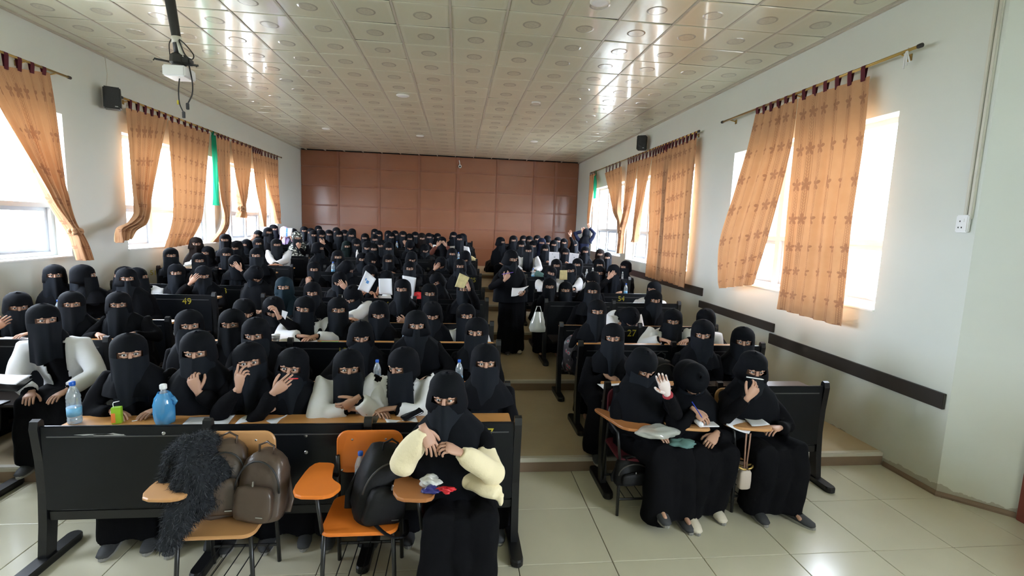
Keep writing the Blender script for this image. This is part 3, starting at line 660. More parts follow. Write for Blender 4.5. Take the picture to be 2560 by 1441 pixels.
NPX = {('27', 'C'): 1588, ('54', 'C'): 1556, ('49', 'A'): 465, ('73', 'A'): 557, ('27', 'A'): 206, ('5', 'A'): 362, ('51', 'A'): 385, ('122', 'A'): 470, ('87', 'B'): 1052, ('86', 'B'): 1116, ('19', 'B'): 855, ('17', 'B'): 716, ('116', 'B'): 752, ('122', 'B'): 783, ('37', 'B'): 1228, ('85', 'B'): 1182}
def bench(col, r):
    x0, x1, nb = {'A': (-4.98, -3.13, 2), 'B': (-2.52, .42, 3), 'C': (1.25, 3.19, 2)}[col]
    if col == 'A' and r == 1: x1 = -3.40
    if col == 'B' and r == 0: x0 = -2.46
    wd = (x1 - x0) / nb; z = BZ[r]
    blk = {'A': 'block by the left wall', 'B': 'middle block', 'C': 'right block'}[col]
    nums = NUM.get((col, r), [''] * nb); ns = [n for n in nums if n]
    rowi = r if col == 'B' else r - 1
    lab = 'black school bench%s, %s bench of the %s' % (' numbered ' + ' and '.join(ns) if ns else '', ORD[rowi], blk)
    t = thing('school_bench', lab, 'bench', ((x0 + x1) / 2, BY[r], z), group='black school benches')
    for i in range(nb + 1):
        x = -(x1 - x0) / 2 + i * wd
        lg = inst('leg', leg_mesh(), t, (x, 0, 0)); inst('foot', foot_mesh(), lg, (0, .02 if r else .0, 0))
    kw = round(wd, 3)
    for i in range(nb):
        x = -(x1 - x0) / 2 + (i + .5) * wd
        inst('panel', shared(('p', kw), lambda: panel_mesh(wd)), t, (x, -.01, 0)); inst('rail', shared(('r', kw), lambda: rail_mesh(wd)), t, (x, .012, 0))
        if r < 12: inst('desktop', shared(('dark', kw), lambda: desk_mesh(wd, 'seat_wood')) if (col, r, i) == ('C', 1, 1) else shared(('d', kw), lambda: desk_mesh(wd)), t, (x, 0, 0)); inst('shelf', shared(('s', kw), lambda: shelf_mesh(wd)), t, (x, 0, 0))
        if not (r == 0 or (r == 1 and col != 'B')): inst('seat', shared(('t', kw), lambda: seat_mesh(wd)), t, (x, 0, 0))
        inst('edge_strip', shared(('e', kw), lambda: strip_mesh(wd)), t, (x, -.01, 0))
        if nums[i]:
            xx = aty(NPX[nums[i], col], 700, BY[r] - .02)[0] - (x0 + x1) / 2 if (nums[i], col) in NPX else x + .1; number(t, nums[i], xx, HB - .088 if r else HB - .075, .115 if r > 2 else .095)
    return t
BENCH = {}
for col in 'ABC':
    for r in range(0 if col == 'B' else 1, 13): BENCH[col, r] = bench(col, r)
finish_numbers()
# peeled paint on the front bench
b0 = BENCH['B', 0]
def patch(x, z, w_, h, seed):
    rr = random.Random(seed); n = 14; pts = [(x + w_ / 2 * math.cos(2 * PI * i / n) * rr.uniform(.7, 1.1), z + h / 2 * math.sin(2 * PI * i / n) * rr.uniform(.5, 1.2)) for i in range(n)]
    m = MB(); m.add([(a, -.0225, b) for a, b in pts] + [(a, -.0205, b) for a, b in pts], [tuple(range(n))] + [(i, n + i, n + (i + 1) % n, (i + 1) % n) for i in range(n)]); return m
m = patch(-1.03, .818, .20, .026, 3); q = patch(-1.12, .822, .24, .010, 5); m.add(q.v, q.f); m.build('peeled_paint', MAT['scuff'], b0)
for (x, z) in ((.10, .80), (.10, .69), (-.73, .825), (.45, .775)):
    m = MB(); m.lathe([(.012, 0), (.009, .003), (.001, .004)], 10); m.v = [(x + a, -.021 - c, z + b) for a, b, c in m.v]; m.build('screw_head', MAT['steel'], b0)

# ================================================================== PEOPLE
def Rz(a): c, s = math.cos(a), math.sin(a); return np.array([[c, -s, 0], [s, c, 0], [0, 0, 1]])
def Rx(a): c, s = math.cos(a), math.sin(a); return np.array([[1, 0, 0], [0, c, -s], [0, s, c]])
def Ry(a): c, s = math.cos(a), math.sin(a); return np.array([[c, 0, s], [0, 1, 0], [-s, 0, c]])
def lerp(a, b, t): return a + (b - a) * t
HUNCH = ('tuck', 'desk', 'deskin', 'chin', 'fist', 'mouth', 'point', 'brow')
PEND = []                                                    # meshes waiting for their voxel / skin modifiers
def pend_remesh(mb, name, vox, smooth_it=4):
    me = mb.mesh('tmp'); o = bpy.data.objects.new('tmp', me); COL.objects.link(o)
    r = o.modifiers.new('r', 'REMESH'); r.mode = 'VOXEL'; r.voxel_size = vox; r.use_smooth_shade = True
    if smooth_it: q = o.modifiers.new('s', 'SMOOTH'); q.factor = .5; q.iterations = smooth_it
    return o
def pend_skin(verts, edges, rad, roots):
    me = bpy.data.meshes.new('tmp'); me.from_pydata([tuple(v) for v in verts], edges, []); o = bpy.data.objects.new('tmp', me); COL.objects.link(o)
    o.modifiers.new('k', 'SKIN').use_smooth_shade = True; sv = me.skin_vertices[0].data
    for i, r in enumerate(rad): sv[i].radius = (r, r)
    for i in range(len(sv)): sv[i].use_root = i in roots
    q = o.modifiers.new('u', 'SUBSURF'); q.levels = 1; q.render_levels = 1
    return o
def coords(me): a = np.empty(len(me.vertices) * 3, np.float32); me.vertices.foreach_get('co', a); return a.reshape(-1, 3)
def setco(me, a): me.vertices.foreach_set('co', np.ascontiguousarray(a, np.float32).ravel()); me.update()
def normals(me): a = np.empty(len(me.vertices) * 3, np.float32); me.vertices.foreach_get('normal', a); return a.reshape(-1, 3)
def folds(me, seed, amp=.006, fx=34, fz=5):
    c = coords(me); n = normals(me); r = np.random.default_rng(seed); p = r.uniform(0, 6, 8)
    ang = np.arctan2(c[:, 0], -c[:, 1] - .1)
    d = np.sin(c[:, 0] * fx + 2.2 * np.sin(c[:, 2] * fz + p[0]) + p[1]) * .6 + np.sin(ang * 7 + c[:, 2] * 6 + p[2]) * .5 + np.sin(c[:, 1] * 23 + c[:, 2] * 17 + p[3]) * .4 + np.sin(c[:, 2] * 31 + c[:, 0] * 15 + p[4]) * .35
    setco(me, c + n * (d * amp)[:, None])
def ik(S, W, l1, l2, hint):
    d = W - S; L = np.linalg.norm(d)
    if L > l1 + l2 - .006: W = S + d / L * (l1 + l2 - .006); d = W - S; L = np.linalg.norm(d)
    if L < .12: L = .12
    u = nrm(d); a = (l1 * l1 - l2 * l2 + L * L) / (2 * L); h = math.sqrt(max(0, l1 * l1 - a * a)); p = np.asarray(hint, float); p = nrm(p - u * (p @ u))
    return S + u * a + p * h, W
def hand(m, W, d, n, sgn, curl=.3, spread=0.0, sc=1.0, mat=0):
    d = nrm(d); n = np.asarray(n, float); n = nrm(n - d * (n @ d)); s = nrm(np.cross(d, n)) * sgn
    if not isinstance(curl, (list, tuple)): curl = [curl] * 4
    m.tube([W - d * .03 * sc, W, W + d * .03 * sc, W + d * .062 * sc, W + d * .088 * sc, W + d * .098 * sc], [(.021 * sc, .019 * sc), (.024 * sc, .018 * sc), (.034 * sc, .0165 * sc), (.040 * sc, .0145 * sc), (.038 * sc, .012 * sc), (.030 * sc, .008 * sc)], n=10, ref=s, mat=mat)
    for k, (o, L, r) in enumerate(((.029, .068, .0088), (.0105, .076, .009), (-.0085, .071, .0086), (-.027, .056, .0078))):
        p = W + (d * (.083 - .004 * abs(k - 1)) + s * o) * sc; dd = nrm(d + s * spread * (o / .03)); pts = [p]; rr = [r * sc]; c = curl[k]
        nn = n
        for q, f in enumerate((.5, .3, .24)):
            a = math.radians((38, 62, 42)[q]) * c; dd, nn = nrm(dd * math.cos(a) + nn * math.sin(a)), nrm(nn * math.cos(a) - dd * math.sin(a))
            for h in (.5, 1.0): pts.append(pts[-1] + dd * L * f * .5 * sc * 1.05); rr.append(r * sc * (1 - .09 * (q * 2 + h * 2) / 2.2))
        pts.append(pts[-1] + dd * .005 * sc); rr.append(r * .45 * sc)
        m.tube(pts, rr, n=7, ref=s, mat=mat)
    p = W + (d * .018 + s * .018 + n * .004) * sc; t1 = nrm(s * .72 + d * .68 + n * .28); t2 = nrm(t1 * .75 + d * .5 + n * (.15 + .3 * curl[0])); t3 = nrm(t2 - s * .35 * (.3 + curl[0]) + n * .15)
    pts = [p, p + t1 * .022 * sc, p + t1 * .042 * sc, p + t1 * .042 * sc + t2 * .016 * sc, p + t1 * .042 * sc + t2 * .032 * sc, p + t1 * .042 * sc + t2 * .032 * sc + t3 * .024 * sc, p + t1 * .042 * sc + t2 * .032 * sc + t3 * .029 * sc]
    m.tube(pts, [.014 * sc, .0125 * sc, .0108 * sc, .0106 * sc, .0100 * sc, .0078 * sc, .004 * sc], n=8, ref=n, mat=mat)
EYES_ME = None
def eyes_mesh():
    global EYES_ME
    if EYES_ME: return EYES_ME
    m = MB()
    for sx in (1,):
        m.ell((sx * .031, -.0815, 0), (.0135, .0125, .0105), 12, 8, 0)
        m.tube([(sx * .031, -.0925, 0), (sx * .031, -.0948, 0)], [.0062, .0048], n=10, ref=(1, 0, 0), mat=1)
        m.tube([(sx * .012, -.0925, .0105), (sx * .024, -.0975, .0135), (sx * .038, -.0945, .0125), (sx * .050, -.083, .007)], [.0012, .0034, .0030, .0012], n=6, ref=(0, 0, 1), mat=1)
        m.tube([(sx * .014, -.0985, .0250), (sx * .032, -.099, .0270), (sx * .052, -.084, .0205)], [.0018, .0032, .0012], n=6, ref=(0, 0, 1), mat=1)
    EYES_ME = m.mesh('eye'); setsmooth(EYES_ME); EYES_ME.materials.append(MAT['eye_white']); EYES_ME.materials.append(MAT['eye_dark']); return EYES_ME
SC_T = [(.036 + .092 * math.sin(math.radians(t)), .1045 * math.cos(math.radians(t)), .116 * math.cos(math.radians(t))) for t in (84, 68, 52, 36, 18)] + [(.036, .1045, .116), (.0205, .1055, .1175), (.000, .106, .118), (-.0195, .1055, .1175), (-.050, .103, .115), (-.085, .098, .110)]
def scarf(m, Hc, Rh, N, cape, tight, seed, nc=44):
    """headscarf: fitted cap with an eye slit, falling to the shoulders; cape = how tent-like it hangs"""
    r = np.random.default_rng(seed); p = r.uniform(0, 6, 4); G = []; slit = []
    ang = [2 * PI * j / nc for j in range(nc)]
    for i, (z, rx, ry) in enumerate(SC_T):
        e = cape * max(0, (.02 - z)) * .30
        G.append([Hc + Rh @ V((rx + e) * math.sin(a), .012 - (ry + e * .6) * math.cos(a) + (e * .8 if math.cos(a) < 0 else 0), z) for a in ang]); slit.append(i in (6, 7))
    if tight: L = [(.085, .088, .095, .55), (.045, .095, .10, 1), (.0, .105, .112, 1)]
    else: L = [(.090, lerp(.094, .118, cape), .108, .35), (.048, lerp(.108, .150, cape), .125, .75), (.0, lerp(.150, .192, cape), .142, 1), (-.06, lerp(.190, .226, cape), .156, 1), (-.12, lerp(.205, .245, cape), .165, 1)]
    if cape > .35 and not tight: L += [(-.20, lerp(.208, .258, cape), .168, 1), (-.28, lerp(.205, .268, cape), .172, 1), (-.28 - .16 * cape, lerp(.2, .275, cape), .176, 1)]
    zh = SC_T[-1]
    for k, (dz, rx, ry, wt) in enumerate(L):
        row = []
        for j, a in enumerate(ang):
            f = 1 + (.030 * math.sin(6 * a + p[0] + .25 * k) + .024 * math.sin(11 * a + p[1] - k * .3)) * wt
            q = N + V(rx * f * math.sin(a), .0 - ry * f * math.cos(a) * (1.0 if math.cos(a) > 0 else .9), dz)
            h = Hc + Rh @ V(zh[1] * math.sin(a), .012 - zh[2] * math.cos(a), zh[0] - .02 * (k + 1))
            row.append(lerp(h, q, wt))
        G.append(row); slit.append(False)
    base = m.n; m.v += [tuple(q) for row in G for q in row]; m.n += len(G) * nc
    half = 4
    for i in range(len(G) - 1):
        for j in range(nc):
            c = (j + .5); dj = min(c, nc - c)
            if slit[i] and dj < half + (.6 if i == 7 else .6): continue
            m.f.append((base + i * nc + j, base + i * nc + (j + 1) % nc, base + (i + 1) * nc + (j + 1) % nc, base + (i + 1) * nc + j)); m.m.append(0)
    m.f.append(tuple(base + j for j in range(nc))); m.m.append(0)
def veil(m, Hc, Rh, L, seed, chest):
    r = np.random.default_rng(seed); p = r.uniform(0, 6, 3); na, nr = 25, 11; G = []; out = Rh @ V(0, -1, 0); out = nrm(V(out[0], out[1], 0)); sd = V(-out[1], out[0], 0)
    A = [math.radians(-74 + 148 * j / (na - 1)) for j in range(na)]
    for i in range(nr):
        t = i / (nr - 1); row = []
        for a in A:
            nose = .012 * math.exp(-(a / .22) ** 2) * (1 - t) + .020 * min(1, t * 3) * math.exp(-(a / .55) ** 2)
            P = Hc + Rh @ V(.1085 * math.sin(a), .012 - (.1215 + nose) * math.cos(a), -.0185 - .02 * min(1, t * 4))
            hz = nrm(V(P[0] - Hc[0], P[1] - Hc[1], 0))
            fl = t * (.012 + .010 * math.sin(5 * a + p[0]) + .008 * math.sin(9 * a + p[1])) - .018 * (t ** 1.5) * math.cos(a)
            q = P + hz * fl + V(0, 0, -(L + .02 * math.sin(3 * a + p[2])) * t)
            row.append(q)
        G.append(row)
    m.grid(G)
    # thin tie band crossing the brow line at the top edge
ARM = {}
def arm_spec(kind, sx, S, Hc, N, yd, zd):
    """returns wrist, hand direction, palm normal, curl, elbow hint"""
    if kind == 'lap': return V(sx * .075, -.30, .60), V(-sx * .7, -.6, -.15), V(0, .1, -1), .35, V(sx * .7, .5, -.5)
    if kind == 'knee': return V(sx * .11, -.40, .60), V(-sx * .25, -.9, -.15), V(0, 0, -1), .3, V(sx * .8, .4, -.3)
    if kind == 'desk': return V(sx * .135, yd + .0, zd + .035), V(-sx * .6, -.8, -.02), V(0, -.05, -1), .3, V(sx * .8, .2, -.5)
    if kind == 'deskin': return V(-sx * .0, yd - .03, zd + .045), V(-sx * .96, -.25, -.02), V(0, -.05, -1), .3, V(sx * 1, .0, -.35)
    if kind == 'desklow': return V(sx * .10, -.30, zd - .04), V(-sx * .9, -.4, -.1), V(0, .2, -1), .6, V(sx * .8, .2, -.5)
    if kind == 'lapfist': return V(sx * .02, -.27, .70), V(-sx * .9, -.35, -.25), V(0, .4, -.9), .55, V(sx * .9, .2, -.5)
    if kind == 'chin': return Hc + V(sx * .045, -.165, -.245), V(-sx * .30, -.02, .95), V(0, 1, .1), .85, V(sx * .5, -.2, -.9)
    if kind == 'tuck': return Hc + V(sx * .075, -.17, -.175), V(-sx * .80, -.12, -.50), V(-sx * .2, .9, .3), .45, V(sx * .5, -.2, -.9)
    if kind == 'fist': return Hc + V(sx * .075, -.165, -.225), V(-sx * .35, -.08, .92), V(-sx * .3, 1, .1), .9, V(sx * .5, -.2, -.9)
    if kind == 'mouth': return Hc + V(sx * .10, -.165, -.20), V(-sx * .72, -.10, .62), V(0, 1, -.1), [.15, .3, .5, .75], V(sx * .5, -.2, -.9)
    if kind == 'point': return Hc + V(sx * .085, -.165, -.215), V(-sx * .15, -.06, .97), V(-sx * .5, .85, 0), [.06, .55, .85, .9], V(sx * .5, -.2, -.9)
    if kind == 'brow': return Hc + V(sx * .115, -.15, -.10), V(-sx * .62, -.06, .72), V(-sx * .1, 1, 0), .22, V(sx * .7, -.2, -.8)
    if kind == 'fistlow': return N + V(sx * .06, -.25, -.20), V(-sx * .7, -.3, .4), V(-sx * .2, .9, 0), .85, V(sx * .8, .1, -.7)
    if kind == 'hold': return N + V(sx * .10, -.33, -.06), V(-sx * .25, -.12, .95), V(-sx * .9, -.2, 0), [.8, .85, .9, .95], V(sx * .8, .1, -.7)
    if kind == 'up': return Hc + V(sx * .15, -.05, .20), V(sx * .05, -.1, 1), V(0, -1, 0), .25, V(sx * .8, -.3, -.4)
    return kind                                             # explicit tuple
def make_person(label, base, by, E, yaw, pitch, roll, o, group=None, yd=-.40, zd=.88, arms=None, legs='sit', vox=.022, look=None):
    """base: floor point under the pelvis (world); E: point between the eyes (world); builds one person"""
    base = np.asarray(base, float); seed = int(abs(E[0] * 971 + E[1] * 577 + E[2] * 131) * 10) % 99991
    Ri = Rz(-by); e = Ri @ (np.asarray(E, float) - base); he = e[2]
    Rh = Rz(yaw - by) @ Rx(pitch) @ Ry(roll)
    Hc = e + Rh @ V(0, .092, 0); sit = legs == 'sit'
    P0 = V(0, 0, .46) if sit else V(0, 0, he * .565)
    ldir = Hc - P0
    hu = o.get('hu', .5 * sum(o.get(q_) in HUNCH for q_ in 'LR'))
    N = V(Hc[0] * .72, Hc[1] * (.80 - .14 * hu) + .01, Hc[2] - (.182 if o.get('c') else .200) + .040 * hu + (.03 if pitch > .35 else 0))
    if 'N' in o: N = np.asarray(o['N'], float)
    root = thing('person', label, 'person', base, by, group)
    bw = o.get('w', 1.04 if o.get('c') else .93); S = {}; ARMS = {}
    for sx, key in ((-1, 'L'), (1, 'R')):
        S[sx] = N + V(sx * .180 * bw, .02, -.060 + (.028 if o.get(key) in HUNCH else 0))
        kd = (arms or {}).get(sx, o.get(key, 'lap'))
        W, d, n, cu, hint = arm_spec(kd, sx, S[sx], Hc, N, yd, zd)
        El, W2 = ik(S[sx], np.asarray(W, float), .275, .245, hint)
        if np.linalg.norm(W2 - W) > .05 and isinstance(kd, str) and kd.startswith('desk'): d = nrm(W2 - El) * .6 + np.asarray(d) * .4
        ARMS[sx] = (El, W2, np.asarray(d, float), np.asarray(n, float), cu)
    hips = {sx: P0 + V(sx * .09, -.01, 0) for sx in (-1, 1)}
    if sit:
        kn = {sx: o.get('kn', {}).get(sx, V(sx * .125, -.43 + (.11 if o.get('r0') else 0), .50)) for sx in (-1, 1)}; an = {sx: o.get('an', {}).get(sx, V(sx * .11, -.45 + (.10 if o.get('r0') else 0), .09)) for sx in (-1, 1)}
    else:
        kn = {sx: V(sx * .085, -.03, he * .30) for sx in (-1, 1)}; an = {sx: V(sx * .08, .0, .08) for sx in (-1, 1)}
    toe = {sx: an[sx] + nrm(V((an[sx] - P0)[0] * .4, -1, 0)) * .15 + V(0, 0, -.055) for sx in (-1, 1)}
    # ---- skin body: one surface, shoulders to feet, with a head on its neck and five-fingered hands
    chest = lerp(P0, N, .62); vs = [P0, lerp(P0, N, .3), chest, N + V(0, .01, -.01), lerp(N, Hc, .55)]; ed = [(0, 1), (1, 2), (2, 3), (3, 4)]; rd = [.09, .08, .085, .046, .05]
    for sx in (-1, 1):
        El, W, d, n, cu = ARMS[sx]; i = len(vs); vs += [lerp(chest, S[sx], .55), S[sx], lerp(S[sx], El, .5), El, lerp(El, W, .6), W + nrm(d) * .01]; rd += [.052, .046, .038, .033, .028, .021]; ed += [(2, i)] + [(i + q, i + q + 1) for q in range(5)]
        i = len(vs); vs += [hips[sx], kn[sx], an[sx] + V(0, .01, -.01), toe[sx]]; rd += [.085, .052, .024, .017]; ed += [(0, i), (i, i + 1), (i + 1, i + 2), (i + 2, i + 3)]
    sk = pend_skin(vs, ed, rd, {0})
    hm = MB(); q = MB(); q.ell((0, .004, .0), (.077, .090, .118), 20, 14); q.tube([(0, -.086, .022), (0, -.097, .004), (0, -.102, -.018), (0, -.105, -.032), (0, -.092, -.042)], [(.011, .008), (.009, .008), (.011, .008), (.014, .008), (.010, .006)], n=8)
    for sx in (-1, 1):
        q.tube([(sx * .008, -.088, .016), (sx * .030, -.0965, .021), (sx * .056, -.078, .014)], [.007, .009, .006], n=7, ref=(0, 0, 1))
        q.tube([(sx * .012, -.088, -.012), (sx * .030, -.0905, -.0145), (sx * .054, -.074, -.006)], [.005, .0065, .005], n=7, ref=(0, 0, 1))
    q.tube([(-.022, -.083, -.064), (0, -.0915, -.062), (.022, -.083, -.064)], [.003, .008, .003], n=7, ref=(0, 0, 1))
    hm.add([Hc + Rh @ np.array(p) for p in q.v], q.f)
    glove = o.get('glove', {})
    gm = {}
    for sx in (-1, 1):
        El, W, d, n, cu = ARMS[sx]
        hand(hm, W, d, n, -sx, cu, spread=o.get('spread', .06), sc=.98)
    # ---- robe
    m = MB(); cb = 0.0
    tl = [0, .16, .36, .58, .78, .92, 1.0]; tr = [(.20, .17), (.185, .155), (.165, .135), (.178, .140), (.165 * bw / .93, .115), (.12, .085), (.065, .065)]
    if not sit: tr[0] = (.19, .16); tr[1] = (.175, .145)
    m.tube([lerp(P0, N + V(0, 0, .02), t) + V(0, .03 * math.sin(PI * t), 0) for t in tl], tr, n=18)
    m.tube([N + V(0, .01, .0), N + V(0, .0, .07)], [.066, .060], n=12)
    sl = o.get('sleeve', 1.0)
    def arm_tube(mm, g, t1=.93):
        for sx in (-1, 1):
            El, W, d, n, cu = ARMS[sx]
            mm.tube([lerp(N, S[sx], .3) + V(0, 0, -.03), S[sx], lerp(S[sx], El, .5), El, El + (W - El) * .4, El + (W - El) * t1], [.062 + g, .070 + g, .064 + g, .058 * sl + g, .052 * sl + g, .046 * sl + g], n=12)
            mm.ell(El, (.054 + g, .054 + g, .054 + g), 10, 6)
    arm_tube(m, 0)
    for sx in (-1, 1): m.tube([hips[sx], lerp(hips[sx], kn[sx], .5), kn[sx] + V(0, -.02, .0), lerp(kn[sx], an[sx], .15), lerp(kn[sx], an[sx], .6), V(an[sx][0], an[sx][1] + .01, .055)], [.115, .112, .088, .092, .105, .115], n=14) if sit else m.tube([hips[sx] + V(0, 0, .05), kn[sx], V(an[sx][0], 0, .03)], [.115, .125, .15], n=14)
    kc, ac = (kn[-1] + kn[1]) / 2, (an[-1] + an[1]) / 2
    if sit:
        m.tube([P0 + V(0, -.05, 0), lerp(P0, kc, .6), kc + V(0, .01, -.02), lerp(kc, ac, .3), V(ac[0], ac[1] + .02, .06)], [(.12, .11), (.115, .10), (.10, .085), (.11, .09), (.13, .10)], n=14)
        m.ell(P0 + V(0, .02, -.01), (.20, .16, .09), 14, 8)
    else: m.tube([P0, kc, V(ac[0], ac[1], .03)], [(.15, .14), (.15, .14), (.19, .17)], n=18)
    rb = pend_remesh(m, 'robe', vox)
    ct = None
    if o.get('c'):
        m2 = MB(); g = .020
        m2.tube([lerp(P0, N + V(0, 0, .02), t) + V(0, .03 * math.sin(PI * t), 0) for t in tl[:-1]], [(a + g, b + g) for a, b in tr[:-1]], n=18); arm_tube(m2, .016, .88)
        if not sit or o.get('skirt'): pass
        ct = pend_remesh(m2, 'white_coat', .020)
    # ---- scarf and veil
    cape = o.get('cape', .12 + .3 * (seed % 7) / 7); sm = MB(); scarf(sm, Hc, Rh, N, cape, bool(o.get('c')), seed)
    vm = MB(); veil(vm, Hc, Rh, .40 if o.get('long') else .30, seed + 5, None)
    rm = MAT[o.get('robe', 'abaya')]; vmx = MAT[{1: 'veil_blue', 2: 'veil_green', 3: 'veil_navy'}.get(int(o.get('tint', 0)), 'veil_brown' if o.get('brown') else 'veil')]
    if o.get('red'): rm = MAT['robe_red']
    if o.get('pink'): rm = MAT['robe_pink']
    if o.get('rust'): rm = MAT['robe_rust']
    scm = vmx
    if o.get('lav'): scm = MAT['lavender']; rm = MAT['lavender']
    if o.get('pat'): scm = MAT['pattern']
    so = sm.build('headscarf', scm, root, True)
    vo = vm.build('face_veil', (MAT['veil_face'] if vmx.name == 'veil' else vmx) if not o.get('lav') else MAT['lavender'], root, True)
    if o.get('pat'): so['label'] = 'black and white patterned headscarf'
    ey = [obj('eye', eyes_mesh()) for _ in (0, 1)]
    PEND.append((sk, hm, rb, ct, root, ey, Hc, Rh, P0, N, o, rm, seed))
    return root, dict(N=N, Hc=Hc, Rh=Rh, arms=ARMS, S=S, P0=P0, kn=kn, an=an, toe=toe)
def finish_people():
    dg = bpy.context.evaluated_depsgraph_get(); dg.update()
    out = []
    for (sk, hm, rb, ct, root, ey, Hc, Rh, P0, N, o, rm, seed) in PEND:
        b = bpy.data.meshes.new_from_object(sk.evaluated_get(dg)); r = bpy.data.meshes.new_from_object(rb.evaluated_get(dg)); c = bpy.data.meshes.new_from_object(ct.evaluated_get(dg)) if ct else None
        out.append((b, r, c))
    for (sk, hm, rb, ct, root, ey, Hc, Rh, P0, N, o, rm, seed), (b, r, c) in zip(PEND, out):
        for t in (sk, rb, ct):
            if t: me = t.data; bpy.data.objects.remove(t); bpy.data.meshes.remove(me)
        bm = bmesh.new(); bm.from_mesh(b); mv = [bm.verts.new(p) for p in hm.v]
        for f in hm.f:
            try: bm.faces.new([mv[i] for i in f])
            except ValueError: pass
        bm.to_mesh(b); bm.free(); b.name = 'body'; b.materials.clear(); bo = obj('body', b, MAT[o.get('skinmat', 'skin')], root, True)
        
        for q, sx in zip(ey, (1, -1)): q.parent = bo; q.matrix_local = Matrix([[*Rh[i], Hc[i]] for i in range(3)] + [[0, 0, 0, 1]]) @ Matrix.Diagonal((sx, 1, 1, 1))
        r.name = 'robe'; r.materials.clear(); folds(r, seed, .008); obj('robe', r, rm, root, True)
        if c:
            c.name = 'white_coat'; c.materials.clear(); folds(c, seed + 3, .004, 22, 9)
            bm = bmesh.new(); bm.from_mesh(c); zw, zn = P0[2] + .02, N[2] - .02; rm_ = []
            for f in bm.faces:
                q = f.calc_center_median(); nn = f.normal
                t = min(1, max(0, (q.z - P0[2]) / (N[2] - P0[2]))); cx = P0[0] + (N[0] - P0[0]) * t; cy = P0[1] + (N[1] - P0[1]) * t + .03 * math.sin(PI * t)
                hw = .050 + .045 * t
                if q.z > zn + .005 and abs(q.x - cx) < .07: rm_.append(f)
                elif q.z < zw - .16: rm_.append(f)
                elif nn.y < -.25 and abs(q.x - cx) < hw and q.y > cy - .19 and q.z < zn + .03: rm_.append(f)
            bmesh.ops.delete(bm, geom=rm_, context='FACES'); bm.to_mesh(c); bm.free()
            co = obj('white_coat', c, MAT['coat_white'], root, True); sd = co.modifiers.new('thick', 'SOLIDIFY'); sd.thickness = .006; co['label'] = 'white lab coat worn open over the black robe'
    PEND.clear()
pm = mat('pattern', (.02, .025, .02), .8); nt = pm.node_tree; tc = nt.nodes.new('ShaderNodeTexCoord'); vz = nt.nodes.new('ShaderNodeTexNoise'); vz.inputs['Scale'].default_value = 24; nt.links.new(tc.outputs['Object'], vz.inputs['Vector'])
nt.links.new(mixc(nt, math_node(nt, 'GREATER_THAN', vz.outputs['Fac'], .55), (.015, .02, .016), (.5, .52, .46)), nt.nodes['Principled BSDF'].inputs['Base Color'])

